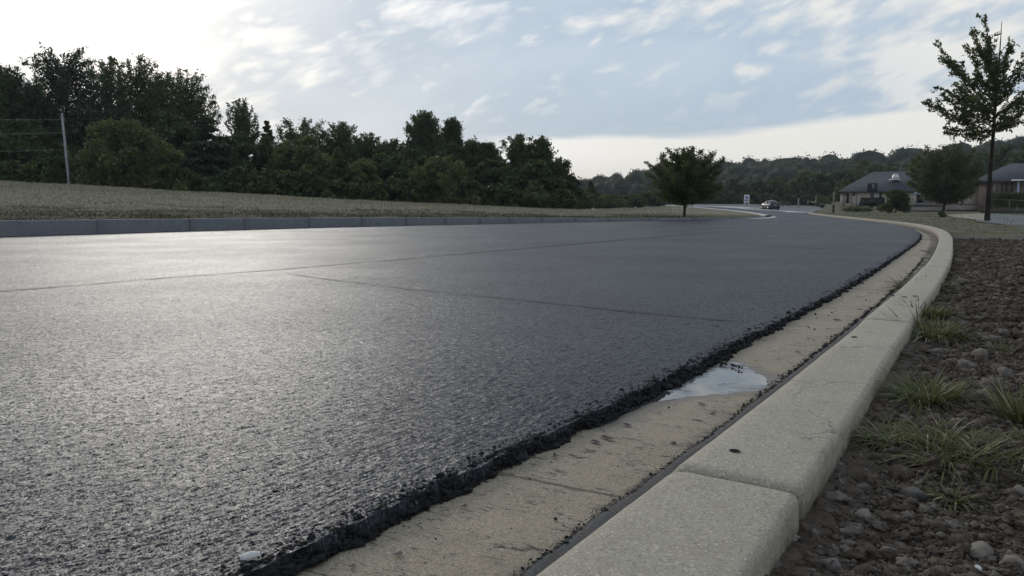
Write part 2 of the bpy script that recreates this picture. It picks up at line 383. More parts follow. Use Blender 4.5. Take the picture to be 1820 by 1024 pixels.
# ------------------------------------------------------------------ ROAD
def road():
    ys = [-3.0]
    while ys[-1] < 1.1: ys.append(ys[-1] + .12)
    while ys[-1] < 46: ys.append(ys[-1] * 1.0055)
    while ys[-1] < 139: ys.append(ys[-1] * 1.02)
    ys = np.array(ys)
    Lx = np.interp(ys, [-3, *lk[1:, 1], 57, 75, 95, 100, 140], [-34, *lk[1:, 0], 17.4, 21.3, 21.9, 19.8, 20.5])
    # left of the near kerb start: run straight on
    k = ys < lk[1, 1]; Lx[k] = lk[1, 0] + (ys[k] - lk[1, 1]) * (lk[2, 0] - lk[1, 0]) / (lk[2, 1] - lk[1, 1])
    Rx = kx(ys) - gw(ys) * path(ys)[2]
    c = ys > 72; Rx[c] = np.interp(ys[c], [72, 77, 92, 105, 118, 128, 140], [kx(72) - .1, 28.3, 31.6, 33.8, 33.9, 32.3, 27.4])
    nc = 560; j = np.arange(nc) / (nc - 1)
    w = (np.exp(5.3 * j) - 1) / (math.exp(5.3) - 1)
    W = (Rx - Lx)[:, None]
    # absolute spacing near the edge
    X = Rx[:, None] - W * w[None, :]; Y = np.repeat(ys[:, None], nc, 1)
    dist = np.hypot(X, Y) + .3
    zl = np.interp(ys, [-3, 60, 72, 95, 100, 140], [ZR, ZR + .02, .1, .38, .6, .6]); zr = np.interp(ys, [-3, 77, 105, 118, 128, 140], [ZR, ZR, .06, .25, .47, .58])
    Z = zr[:, None] * (1 - w) + zl[:, None] * w
    fade = np.clip(1.6 / dist, .05, 1) ** .35
    rough = (vnoise(X * 120, Y * 120, 3) - .5) * .0045 * np.clip(1.6 - dist / 4, 0, 1) + (vnoise(X * 60, Y * 60, 5) - .5) * .0022 * np.clip(1.6 - dist / 6, 0, 1) + (fbm(X * .9, Y * .9, 3, 8) - .5) * .004
    pits = np.clip(vnoise(X * 26, Y * 26, 11) - .9, 0, 1) * -.05 * np.clip(1.5 - dist / 9, 0, 1)
    Z = Z + (rough + pits * (dist < 14)) 
    # ragged outer edge: shoulder drop
    d = (Rx[:, None] - X)
    rag = .03 * fbm(Y * 6, X * 0, 4, 21) + .014 * vnoise(Y * 42, X * 40, 22)
    drop = np.clip(1 - d / (.006 + rag * .4), 0, 1)
    Z = Z - drop * (ZR + .006) * (Y < 75)
    X = X + (d < .06) * (vnoise(Y * 25, d * 50, 31) - .5) * .03 * (Y < 40)
    V = np.stack([X, Y, Z], -1).reshape(-1, 3); F = grid(len(ys), nc)[:, ::-1]
    # tar crumbs along the edge, part of the road itself
    n = 24000; yy = 1.25 * np.exp(rng.random(n) ** .95 * math.log(22 / 1.25)); L = path(yy)[2]
    ww = -(gw(yy) - .018 + .03 * (fbm(yy * 6, yy * 0, 3, 21) - .5)) + np.abs(rng.normal(0, .008, n)) * (.3 + 1.4 * vnoise(yy * 23, yy * 0, 24) ** 2) - .014 - (rng.random(n) < .16) * rng.random(n) ** 2 * .09 + .034 * (fbm(yy * 9, yy * 0, 4, 23) - .5)
    C = off(yy, ww, 0.0); C[:, 2] = (ZR - .002) * (1 - sm(-.016, .02, ww + gw(yy))) + .001
    s = rng.lognormal(math.log(.0036), .5, n) * np.clip(yy / 3.2, .8, 1.05)
    n2 = 7000; y2 = 1.2 * np.exp(rng.random(n2) * math.log(4.5 / 1.2)); w2 = rng.normal(0, .011, n2) + .02 * (fbm(y2 * 9, y2 * 0, 4, 23) - .5)
    C2 = off(y2, -gw(y2) + w2 - .004, 0.0); C2[:, 2] = (ZR - .001) * (1 - sm(-.018, .022, w2)) + .001; C = np.concatenate([C, C2]); s = np.concatenate([s, rng.lognormal(math.log(.0028), .55, n2)])
    v2, f2 = lumps(C, s, 0, .8, .6)
    nf = len(F)
    o = mk('road', np.concatenate([V, v2]), [F, f2 + len(V)], [MAT['asphalt'], MAT['tar']], smooth=True, midx=np.concatenate([np.zeros(nf), np.ones(len(f2))]))
    tag(o, kind='structure')
    return o
def ico(sub):
    bm = bmesh.new(); bmesh.ops.create_icosphere(bm, subdivisions=sub + 1, radius=1.0)
    bm.verts.index_update(); V = np.array([v.co[:] for v in bm.verts]); F = np.array([[q.index for q in p.verts] for p in bm.faces]); bm.free()
    return V, F
ICO = [ico(0), ico(1), ico(2)]
def lumps(C, S, sub, flat=.75, rag=.28):
    V0, F0 = ICO[sub]; n = len(C); nv = len(V0)
    a = rng.random(n) * 6.283; c, s = np.cos(a), np.sin(a)
    sc = np.stack([rng.uniform(.75, 1.4, n), rng.uniform(.7, 1.1, n), flat * rng.uniform(.7, 1.15, n)], 1)
    V = V0[None] * (1 + rag * (rng.random((n, nv, 1)) - .5) * 2 * (.6 if sub else 1)) * sc[:, None, :]
    if sub:
        for kk, am in ((2.6, .20), (5.2, .14), (9.5, .08)):
            w3 = rng.normal(size=(n, 3)) * kk; V = V * (1 + am * np.sin(np.einsum('vk,nk->nv', V0, w3) + rng.random((n, 1)) * 6.28)[..., None] * np.cos(np.einsum('vk,nk->nv', V0, np.roll(w3, 1, 1)) + rng.random((n, 1)) * 6.28)[..., None] * 1.6)
    x = V[..., 0] * c[:, None] - V[..., 1] * s[:, None]; y = V[..., 0] * s[:, None] + V[..., 1] * c[:, None]
    V = np.stack([x, y, V[..., 2]], -1) * S[:, None, None] + C[:, None, :]
    F = F0[None] + (np.arange(n) * nv)[:, None, None]
    return V.reshape(-1, 3), F.reshape(-1, 3)
ROAD = road()

def strip(name, pts, w0, w1, z, mat, parent=None, jit=0.0):
    P = np.array(pts, float); L = np.concatenate([[0], np.cumsum(np.hypot(*np.diff(P, axis=0).T))])
    n = int(L[-1] / .06) + 2; n = min(n, 900); s = np.linspace(0, L[-1], n)
    x = np.interp(s, L, P[:, 0]); y = np.interp(s, L, P[:, 1])
    x = np.convolve(np.pad(x, 6, 'edge'), np.ones(13) / 13, 'valid'); y = np.convolve(np.pad(y, 6, 'edge'), np.ones(13) / 13, 'valid')
    tx, ty = np.gradient(x), np.gradient(y); l = np.hypot(tx, ty) + 1e-9
    nx, ny = -ty / l, tx / l
    o1 = (fbm(s * 2.2, s * 0, 4, 51) - .5) * jit * 3
    wd = np.linspace(w0, w1, n) * (.45 + 1.1 * fbm(s * 5, s * 0 + 3, 3, 52)); wd = wd / 2
    V = np.concatenate([np.stack([x + nx * (o1 + wd), y + ny * (o1 + wd), x * 0 + z], 1), np.stack([x + nx * (o1 - wd), y + ny * (o1 - wd), x * 0 + z], 1)])
    i = np.arange(n - 1); F = np.stack([i, i + n, i + n + 1, i + 1], 1)
    return mk(name, V, F, mat, parent)
for px, w0, w1 in (([(-160, 532), (0, 517), (150, 506), (330, 491), (480, 480.5), (700, 462), (950, 440), (1130, 424.5), (1290, 411)], .038, .06),
                   ([(500, 485), (560, 493), (700, 511), (860, 526), (1040, 545), (1180, 560), (1330, 572)], .020, .024),
                   ([(1380, 438), (1450, 442), (1560, 448)], .05, .04)):
    strip('seam', [UZ(u, v, ZR + .005) for u, v in px], w0, w1, ZR + .0075, MAT['seam'], ROAD, .012)

# ------------------------------------------------------------------ GUTTER, joint filler, KERB
# puddle
pts = [(1060, 756), (1084, 747), (1130, 723), (1170, 706), (1199, 703), (1236, 696), (1280, 695.5), (1328, 692), (1354, 691), (1369, 680), (1362, 669), (1337, 657), (1315, 648), (1295, 641), (1272, 638), (1255, 636), (1225, 652), (1190, 668), (1140, 695), (1095, 718), (1060, 738)]
PP = np.array([UZ(u, v, .006) for u, v in pts]); cN = len(PP)
def smoothpoly(P, it=2):
    for _ in range(it):
        Q = np.roll(P, -1, 0); P = np.stack([.75 * P + .25 * Q, .25 * P + .75 * Q], 1).reshape(-1, 2)
    return P
PS = smoothpoly(PP, 3); PS = PS + np.stack([fbm(PS[:, 0] * 14, PS[:, 1] * 14, 3, 77) - .5, fbm(PS[:, 0] * 14 + 5, PS[:, 1] * 14, 3, 78) - .5], 1) * .05

def sdist(X, Y, P):          # signed distance to a polygon, positive inside
    Q = np.roll(P, -1, 0); best = np.full(X.shape, 9.0); ins = np.zeros(X.shape, bool)
    for (x0, y0), (x1, y1) in zip(P, Q):
        dx, dy = x1 - x0, y1 - y0; t = np.clip(((X - x0) * dx + (Y - y0) * dy) / (dx * dx + dy * dy + 1e-12), 0, 1)
        best = np.minimum(best, np.hypot(X - x0 - t * dx, Y - y0 - t * dy)); ins ^= ((y0 > Y) != (y1 > Y)) & (X < dx * (Y - y0) / (dy + 1e-12) + x0)
    return np.where(ins, best, -best)
def gutter():
    ys = list(np.arange(-3, 1.2, .2))
    s = arc(1.2)
    while yarc(s) < 73: ys.append(float(yarc(s))); s += max(.015, .010 * yarc(s)) if not 2.7 < yarc(s) < 4.9 else .013
    joints = [2.04, 7.4, 12.6, 20.0, 31.0, 45.0]
    for j in joints:
        e = .004 * max(1, j / 4)
        ys += [j - e * 2, j - e, j, j + e, j + e * 2]
    ys = np.array(sorted(ys)); w = np.array([1.35, 1.15, *np.linspace(1.0, .22, 34), .18, .13])
    g = gw(ys)[:, None]; dip = np.zeros(len(ys))
    for j in joints:
        e = .004 * max(1, j / 4); dip += (np.abs(ys - j) < e * 1.2) * -.035
    Wd = -np.minimum(g * np.where(w < .2, w * FB(ys)[:, None], w), g + .3)
    # joints run slightly skew to the gutter
    yy = ys[:, None] + 0 * Wd
    P = off(yy, Wd, 0.0); P[..., 2] = -.004 * np.sin((w[None] - .3) * 2.2) + dip[:, None] - .0075 * sm(-.035, .05, sdist(P[..., 0], P[..., 1], PS) + .05 * (fbm(P[..., 0] * 7, P[..., 1] * 7, 4, 61) - .5)) + (fbm(P[..., 0] * 9, P[..., 1] * 9, 3, 60) - .5) * .006
    nr, nc = P.shape[:2]
    al = np.repeat(arc(ys)[:, None], nc, 1).ravel(); ac = (-Wd + 0 * yy).ravel()
    tag(mk('gutter', P.reshape(-1, 3), grid(nr, nc), MAT['gutter'], smooth=True, attrs={'along': ('POINT', al), 'across': ('POINT', ac), 'damp': ('POINT', sm(-.17, -.01, sdist(P[..., 0], P[..., 1], PS)).ravel())}), kind='structure')
    gt = bpy.data.objects['gutter']
    for (a, b_, c, d, w) in [(1084, 748, 1145, 764, .010), (1044, 769, 1114, 789, .011), (1026, 776, 1091, 796, .010), (1249, 730, 1282, 741, .014), (1173, 781, 1219, 796, .011), (1216, 712, 1278, 725, .009), (969, 809, 1000, 816, .013), (1015, 821, 1040, 826, .013),
            (677, 978, 737, 996, .012), (598, 1001, 651, 1017, .009), (799, 895, 849, 908, .010), (772, 966, 790, 972, .012), (975, 905, 998, 909, .010), (820, 940, 846, 948, .009), (1330, 640, 1352, 644, .012), (1395, 622, 1440, 630, .010), (1463, 566, 1514, 571, .018), (1510, 548, 1545, 552, .014), (1420, 600, 1452, 604, .012), (1560, 500, 1590, 503, .016), (1633, 444, 1656, 449, .03), (1640, 425, 1660, 427, .03)]:
        p0, p1 = UZ(a, b_, .002), UZ(c, d, .002); strip('crack', [p0, ((p0[0] + p1[0]) / 2 + .004, (p0[1] + p1[1]) / 2 + .006), p1], w * 2.8, w * 1.2, .0042, MAT['seam'], gt, .008)
    yj = ys[(ys < 60)]
    wj = np.array([-.178, -.172, -.15, -.09]); P = off(yj[:, None] + 0 * wj, np.where(wj < -.171, wj + .022 * (fbm(yj * 9, yj * 0, 5, 63)[:, None] - .5), wj + 0 * yj[:, None]) * FB(yj)[:, None], .004)
    P[:, 0, 2] = -.01
    tag(mk('gutter_joint', P.reshape(-1, 3), grid(*P.shape[:2]), MAT['mortar'], smooth=True), kind='structure')
gutter()

def kerb_block(y0, y1, label, dip=0.0, dx=0.0, round0=True):
    n = int(np.clip((arc(y1) - arc(y0)) / max(.02, .012 * y0), 8, 160))
    s0, s1 = arc(y0), arc(y1); gap = .006
    u = np.concatenate([[0, .004, .012, .025, .05], np.linspace(.08, max(.1, (s1 - s0) - .08), n), (s1 - s0) - np.array([.05, .025, .012, .004, 0])]) + s0
    e = np.minimum(u - s0, s1 - u); r = .028
    pin = np.where(e < r, r - np.sqrt(np.maximum(r * r - (r - e) ** 2, 0)), 0)
    u = np.where(u < (s0 + s1) / 2, u + gap, u - gap); yy = yarc(u); W = KW(yy)
    prof = []                                 # (fraction code, offset, z)
    for i in range(len(yy)):
        w = W[i]; k_ = FB(yy[i]); q = [(-.13 * k_, -.03), (-.115 * k_, .0), (-.05 * k_, .075), (-.014, .117), (.004, .1265), (.03, .13)]
        q += [(t * w, .13 - .004 * t) for t in (.3, .5, .65)]
        rr = .024
        q += [(w - rr + rr * math.sin(a), .125 - rr + rr * math.cos(a)) for a in np.linspace(0, math.pi / 2, 7)]
        q += [(w + .004, .04), (w + .012, -.06)]
        prof.append(q)
    A = np.array(prof); c = A.mean(1, keepdims=True)
    A[..., 0] = A[..., 0] + np.sign(W[:, None] * .4 - A[..., 0]) * np.minimum(pin[:, None], .03) * (np.abs(A[..., 0] - W[:, None] * .4) > .05)
    A[..., 1] = A[..., 1] - np.where(A[..., 1] > .03, pin[:, None], 0) + dip
    P = off(np.repeat(yy[:, None], A.shape[1], 1), A[..., 0] + dx, 0.0); P[..., 2] = A[..., 1]
    P[..., 2] += (fbm(P[..., 0] * 6, P[..., 1] * 6, 3, 70) - .5) * .004
    P[..., 0] += (fbm(P[..., 0] * 5, P[..., 1] * 5 + 9, 3, 71) - .5) * .002
    nr, nc = A.shape[:2]; F = grid(nr, nc)
    o = mk('kerb_block', P.reshape(-1, 3), [F, np.arange(nc)[None, :], (np.arange(nc)[::-1] + (nr - 1) * nc)[None, :]], MAT['kerb'], smooth=True)
    o.data.set_sharp_from_angle(angle=math.radians(50))
    return tag(o, label, 'kerb', 'kerb blocks along the tan gutter')
kb = [kerb_block(-3, 2.02, 'nearest pale concrete kerb block with a big rounded end at the bottom of the photo', -.004),
      kerb_block(2.02, 4.72, 'long pale kerb block with an oval slot hole near its front joint'),
      kerb_block(4.72, 8.9, 'pale kerb block beside the puddle bend with three small holes in a row', .002, -.008),
      kerb_block(8.9, 12.2, 'short pale kerb block where the kerb starts to curve, one small hole on top'),
      kerb_block(12.2, 17.2, 'pale kerb block at the tightest bend, furthest right of the kerb'),
      kerb_block(17.2, 24, 'sunlit kerb block just past the tightest bend'),
      kerb_block(24, 38, 'kerb block on the far bend before the shrub by the house'),
      kerb_block(38, 55, 'thin distant kerb block below the dry bank and wooden post'),
      kerb_block(55, 71, 'most distant pale kerb block, ending at the side entrance')]
def hole(px, py, rx, ry, o):
    x, y = UZ(px, py, .1285); zc = .1285
    n = 22; a = np.arange(n) * 2 * math.pi / n
    d = np.array([.85, -.52]); e = np.array([.52, .85])
    rings = [(1.0, .0035), (.82, .0045), (.6, .001)]
    V = [((x + (d[0] * math.cos(t) * rx + e[0] * math.sin(t) * ry) * k), (y + (d[1] * math.cos(t) * rx + e[1] * math.sin(t) * ry) * k), zc + z) for k, z in rings for t in a]
    F = [(i * n + j, i * n + (j + 1) % n, (i + 1) * n + (j + 1) % n, (i + 1) * n + j) for i in range(2) for j in range(n)]
    b = MB().add(V, F); b.add([V[2 * n + j] for j in range(n)], [tuple(range(n))])
    b.build('slot_hole', MAT['seam'], o)
hole(1306, 803, .016, .013, kb[1]); hole(1518, 600, .016, .016, kb[2])
for p in ((1586, 526), (1608, 528.5), (1626, 527)): hole(*p, .02, .022, kb[2])
hole(1645, 477, .03, .03, kb[3])

cc = PS.mean(0); e_ = PS - cc; PW = PS + e_ / np.linalg.norm(e_, axis=1)[:, None] * .05
o = mk('puddle', np.c_[PW, np.full(len(PW), -.0036)], np.arange(len(PW))[None, :], MAT['water'], smooth=False)
tag(o, kind='structure')

# crumbs of asphalt lying in the gutter
n = 130; yy = 1.5 * np.exp(rng.random(n) * math.log(6)); ww = -.18 - rng.random(n) ** .6 * (gw(yy) - .2)
dry = (yy < 2.95) | (yy > 4.5); yy = yy[dry]; ww = ww[dry]; n = len(yy)
C = off(yy, ww, .004); S = rng.lognormal(math.log(.0022), .55, n) * np.clip(yy / 3, .8, 2)
q = np.linspace(0, 1, 14); L = np.array([UZ(1272 + 48 * t, 642.5 + 12 * t, .006) for t in q])
C = np.concatenate([C, np.c_[L + rng.normal(0, .006, L.shape), np.full(14, .008)]]); S = np.concatenate([S, rng.uniform(.006, .011, 14)])
yy = 1.35 * np.exp(rng.random(2600) * math.log(9)); ww = -.172 + .02 * (fbm(yy * 9, yy * 0, 5, 63) - .5) - np.abs(rng.normal(0, .016, 2600)) * (.3 + 1.6 * fbm(yy * 3, yy * 0 + 4, 4, 66) ** 2) + .012
C = np.concatenate([C, off(yy, ww, .004)]); S = np.concatenate([S, rng.lognormal(math.log(.0022), .4, 2600) * np.clip(yy / 3, .8, 2)])
v2, f2 = lumps(C, S, 0)
tag(mk('asphalt_crumbs', v2, f2, MAT['tar'], smooth=True), 'black asphalt crumbs scattered in the gutter and at the puddle edge', 'crumbs', kind='stuff')

# stone chip on asphalt
def rock(name, u, v, z, r, mat, label, cat='stone', group=None, flat=.6, sub=2, asp=1.0, rz=None):
    x, y = UZ(u, v, z)
    V0, F0 = ICO[sub]; sd = int(u * 7 + v * 13)
    lump = np.stack([fbm(V0[:, 0] * 1.3 + 5 + sd, V0[:, 1] * 1.3 + V0[:, 2] * .9, 3, sd % 91)], 1)
    V = V0 * (.72 + .6 * lump) * np.array([1.15 * asp, .85, flat])
    # a few cut facets
    rg = np.random.default_rng(sd)
    for _ in range(7):
        nn = rg.normal(size=3); nn[2] = abs(nn[2]); nn /= np.linalg.norm(nn); d = V @ nn - rg.uniform(.55, .72) * np.abs(V @ nn).max()
        V -= np.maximum(d, 0)[:, None] * nn * .9
    o = mk(name, V * r, F0, mat, smooth=sub > 1); o.location = (x, y, z + r * flat * .25)
    o.rotation_euler = (rg.uniform(-.2, .2), rg.uniform(-.2, .2), rg.uniform(0, 6.28) if rz is None else rz)
    return tag(o, label, cat, group)
rock('stone_chip', 446, 988, ZR + .008, .024, MAT['white_stone'], 'angular white stone chip lying on the dark asphalt at bottom left', 'stone', flat=.42, sub=0, rz=.5)

# ------------------------------------------------------------------ VERGE
def verge():
    ys = list(np.arange(-4, 1.2, .1)); y = 1.2
    while y < 14: ys.append(y); y += max(.012, .0062 * y)
    while y < 240: ys.append(y); y *= 1.03
    ys = np.array(ys); nc = 340; j = np.arange(nc) / (nc - 1)
    w = .0 + .6 * (np.exp(j * 5.5) - 1) / (math.exp(5.5) - 1) * 250
    w = np.concatenate([[0], w[1:] * 0.999]); w = np.sort(w)
    P, n, _ = path(ys); W0 = np.where(ys < 72, KW(ys) - .03, .0)
    Wm = W0[:, None] + w[None]
    X = P[:, 0:1] + n[:, 0:1] * Wm; Y = P[:, 1:2] + n[:, 1:2] * Wm * np.where(ys < 20, 1, .5)[:, None]
    dist = np.hypot(X, Y) + .2
    near = np.clip(1 - (dist - 6) / 30, 0, 1) * vnear(X, Y)
    Z = vz(X, Y) + near * ((fbm(X * 2.1, Y * 2.1, 3, 80) - .5) * .07 + (fbm(X * 9, Y * 9, 4, 81) - .5) * .055) + np.clip(1 - dist / 9, 0, 1) * (np.abs(vnoise(X * 34, Y * 34, 82) - .5)) * .022
    Z += (1 - near) * (fbm(X * .25, Y * .25, 3, 83) - .5) * .12
    g = sm(13, 26, Y) * .9 + .25 * sm(4, 10, Wm) * sm(6, 14, Y)
    V = np.stack([X, Y, Z], -1).reshape(-1, 3)
    tag(mk('verge', V, grid(len(ys), nc)[:, ::-1], MAT['soil'], smooth=True, attrs={'grassy': ('POINT', g.ravel())}), kind='structure')
verge()
def inview(n, lo, hi, wmax=3.2, pw=1.0):
    """random verge points, denser near the camera"""
    out = []
    while sum(map(len, out)) < n:
        y = lo * np.exp(rng.random(n) ** pw * math.log(hi / lo)); w = rng.random(n) * wmax * np.clip(y / 2.2, .8, 5)
        P = off(y, KW(y) + .01 + w, 0.0); k = (P[:, 0] < P[:, 1] * .70 + .1) & (P[:, 1] > 1.15)
        out.append(P[k])
    return np.concatenate(out)[:n]
def vground_old(P):
    X, Y = P[:, 0], P[:, 1]; dist = np.hypot(X, Y) + .2; near = np.clip(1 - (dist - 6) / 30, 0, 1) * vnear(X, Y)
    return vz(X, Y) + near * ((fbm(X * 2.1, Y * 2.1, 3, 80) - .5) * .07 + (fbm(X * 9, Y * 9, 4, 81) - .5) * .055)
def vground(P):
    X, Y = P[:, 0], P[:, 1]; dist = np.hypot(X, Y) + .2
    return vground_old(P) + np.clip(1 - dist / 9, 0, 1) * (np.abs(vnoise(X * 34, Y * 34, 82) - .5)) * .022
P = inview(64000, 1.35, 18); P[:, 2] = vground(P)
d = np.hypot(P[:, 0], P[:, 1]); S = rng.lognormal(math.log(.0036), .66, len(P)) * np.clip(d / 3, .85, 3)
S = np.minimum(S, .030 * np.clip(d / 3, 1, 1.6)); P[:, 2] += S * .25
big = S > .012 * np.clip(d / 3, .9, 2)
v1, f1 = lumps(P[big], S[big] * .95, 2, .68, .35); v2, f2 = lumps(P[~big], S[~big], 0, .7, .75)
mi = np.concatenate([np.repeat(rng.random(big.sum()) < .15, len(ICO[2][1])), np.repeat(rng.random((~big).sum()) < .25, len(ICO[0][1]))]).astype(int)
tag(mk('soil_clods', np.concatenate([v1, v2]), [np.concatenate([f1, f2 + len(v1)])], [MAT['clod'], MAT['clod2']], midx=mi), 'loose dark soil clods and gravel covering the bare verge', 'soil clods', kind='stuff')
ST = [(1625, 880, .030, 'stone', 'rounded grey stone below the small grass tuft on the soil'),
      (1540, 870, .030, 'stone', 'dark rounded stone halfway between the kerb joint and the grass tuft'),
      (1537, 920, .032, 'pale_stone', 'oval tan stone lying in the soil right of the kerb end'),
      (1738, 982, .036, 'pale_stone', 'large flat tan stone in the bottom right corner'),
      (1645, 944, .014, 'white_stone', 'small round white pebble on dark soil'),
      (1408, 962, .028, 'pale_stone', 'buff stone touching the near kerb block low down'),
      (1428, 900, .020, 'stone', 'greenish grey stone wedged beside the kerb joint'),
      (1762, 848, .026, 'stone', 'grey stone just right of the small grass tuft'),
      (1600, 846, .055, 'clod', 'broad brown clod of earth left of the small grass tuft'),
      (1486, 826, .032, 'stone', 'grey stone close to the kerb above the joint'),
      (1605, 745, .026, 'stone', 'grey oval stone between the two big grass tufts'),
      (1740, 632, .052, 'pale_stone', 'pale pointed stone on the soil near the tiny green weed'),
      (1788, 668, .055, 'stone', 'flat dull stone at the right edge beyond the big grass tufts'),
      (1632, 640, .050, 'clod', 'dark brown clod beside the kerb above the spiky tuft'),
      (1812, 632, .045, 'pale_stone', 'pale stone at the right edge near the tiny green weed'),
      (1812, 876, .028, 'pale_stone', 'buff stone half cut off by the right edge'),
      (1365, 1005, .034, 'stone', 'big grey stone at the foot of the nearest kerb block'),
      (1480, 1010, .034, 'stone', 'rough grey stone at the bottom edge of the soil'),
      (1805, 1005, .030, 'pale_stone', 'yellowish stone in the extreme bottom right corner'),
      (1580, 985, .026, 'stone', 'small dull stone low down between two larger tan stones'),
      (1690, 940, .038, 'clod', 'brown clod right of the white pebble'),
      (1445, 955, .022, 'clod', 'small brown clod next to the buff stone by the kerb'),
      (1735, 1012, .012, 'white_stone', 'tiny white pebble under the large flat tan stone'),
      (1530, 745, .03, 'clod', 'dark clod against the kerb under the spiky tuft')]
for u, v, r, mt, lb in ST:
    x, y = UZ(u, v, .05); z = float(vground(np.array([[x, y, 0]]))[0]); rock('stone', u, v, z, r * .92, MAT[mt], lb, 'stone', 'stones in the verge soil')

# grass tufts
def blades(C, N, h, spread, wid, lean, seed, up=.4):
    r = np.random.default_rng(seed); a = r.random(N) * 6.283
    b = np.array(C)[None] + np.stack([np.cos(a), np.sin(a), a * 0], 1) * (r.random((N, 1)) ** .6) * spread
    ln = h * r.uniform(.45, 1.1, N); el = np.arctan2(up + r.random(N) ** 1.3 * 1.1, 1.0); az = a + r.normal(0, .6, N)
    d = np.stack([np.cos(az) * np.cos(el), np.sin(az) * np.cos(el), np.sin(el)], 1)
    side = np.stack([-np.sin(az), np.cos(az), az * 0], 1)
    K = 6; t = np.linspace(0, 1, K); sag = lean * r.uniform(.3, 1.3, N)
    P = b[:, None] + d[:, None] * (ln[:, None] * t)[..., None]; P[..., 2] -= (sag * ln)[:, None] * t ** 2.2
    P[..., 2] = np.maximum(P[..., 2], C[2] + .004 + .004 * r.random((N, 1)))
    w = (wid * r.uniform(.6, 1.3, N))[:, None] * (1 - t ** 1.6 * .93)[None]
    Lf = P + side[:, None] * w[..., None]; Rt = P - side[:, None] * w[..., None]; Rt[..., 2] += w * .35
    V = np.concatenate([Lf, Rt], 1).reshape(-1, 3)
    i = np.arange(K - 1); q = np.stack([i, i + 1, i + 1 + K, i + K], 1)
    F = (q[None] + (np.arange(N) * 2 * K)[:, None, None]).reshape(-1, 4)
    return V, F, np.repeat(r.random(N), K - 1)
def tuft(u, v, N, h, spread, wid, lean, label, seed, up=.4, subs=1, ext=0.0):
    x, y = UZ(u, v, .05); z = float(vground(np.array([[x, y, 0]]))[0]) - .01
    r = np.random.default_rng(seed + 500); V = []; F = []; T = []; k = 0
    for i in range(subs):
        c = (r.uniform(-ext, ext) if i else 0, r.uniform(-ext, ext) * .7 if i else 0, 0)
        a, b, t = blades(c, int(N * 3.1) // subs, h * r.uniform(.75, 1.1), spread * 1.15, wid * 1.15, lean, seed + i, up); V.append(a); F.append(b + k); T.append(t); k += len(a)
    o = mk('grass_tuft', np.concatenate(V), np.concatenate(F), MAT['blade'], attrs={'tint': ('FACE', np.concatenate(T))}); o.location = (x, y, z)
    return tag(o, label, 'grass tuft', 'grass tufts on the verge')
tuft(1640, 712, 330, .23, .07, .0024, .55, 'wide spiky grass tuft leaning over the kerb, middle of the verge', 1, .22, 3, .10)
tuft(1735, 800, 270, .19, .07, .0022, .55, 'largest sprawling patch of green grass at the right edge', 2, .25, 6, .20)
tuft(1600, 785, 130, .20, .05, .0020, .5, 'straggly grass runner reaching from the big patch toward the kerb', 3, .22, 3, .08)
tuft(1695, 872, 95, .125, .02, .0024, .55, 'small star shaped grass tuft nearest the camera', 4, .2)
tuft(1640, 594, 210, .30, .09, .0034, .5, 'grass tuft behind the kerb notch, nearer of the two by the pale kerb', 5, .3, 3, .12)
tuft(1640, 562, 150, .34, .10, .0040, .5, 'upright grass tuft right behind another tuft along the kerb', 6, .5, 2, .14)
tuft(1655, 512, 120, .30, .14, .0055, .5, 'farthest small grass tuft hanging on the kerb edge', 7, .3, 2, .2)
tuft(1785, 618, 70, .10, .05, .003, .4, 'tiny green weed alone on the bare soil', 8, .6)
tuft(1818, 745, 90, .26, .05, .0026, .3, 'tall grass clump cut off by the right edge', 9, .9)
tuft(1735, 600, 30, .07, .05, .003, .4, 'sparse wisp of grass on soil beyond the tiny weed', 10, .5)
# ground-cover grass of the far verge
n = 70000; yy = 13 * np.exp(rng.random(n) * math.log(75 / 13)); ww = rng.random(n) ** .8 * 60
P = off(yy, KW(yy) + .2 + ww, 0.0); keep = (fbm(P[:, 0] * .35, P[:, 1] * .35, 4, 90) + .35 * sm(16, 32, P[:, 1]) > .60); P = P[keep]; n = len(P)
P[:, 2] = vground(P); a = rng.random(n) * 6.283; h = rng.uniform(.03, .10, n); w = .010 * np.clip(P[:, 1] / 25, .6, 2)
sx = np.stack([np.cos(a), np.sin(a), a * 0], 1) * w[:, None]; tip = P + np.stack([rng.normal(0, .05, n), rng.normal(0, .05, n), h], 1)
mk_ = mk('verge_grass', np.stack([P - sx, P + sx, tip], 1).reshape(-1, 3), np.arange(n * 3).reshape(-1, 3), MAT['straw'], attrs={'tint': ('FACE', np.clip(fbm(P[:, 0] * .3, P[:, 1] * .3, 3, 91) * .9 + .02 + rng.normal(0, .12, n), 0, .8))})
tag(mk_, 'short dry and green grass covering the far verge', 'grass', kind='stuff')

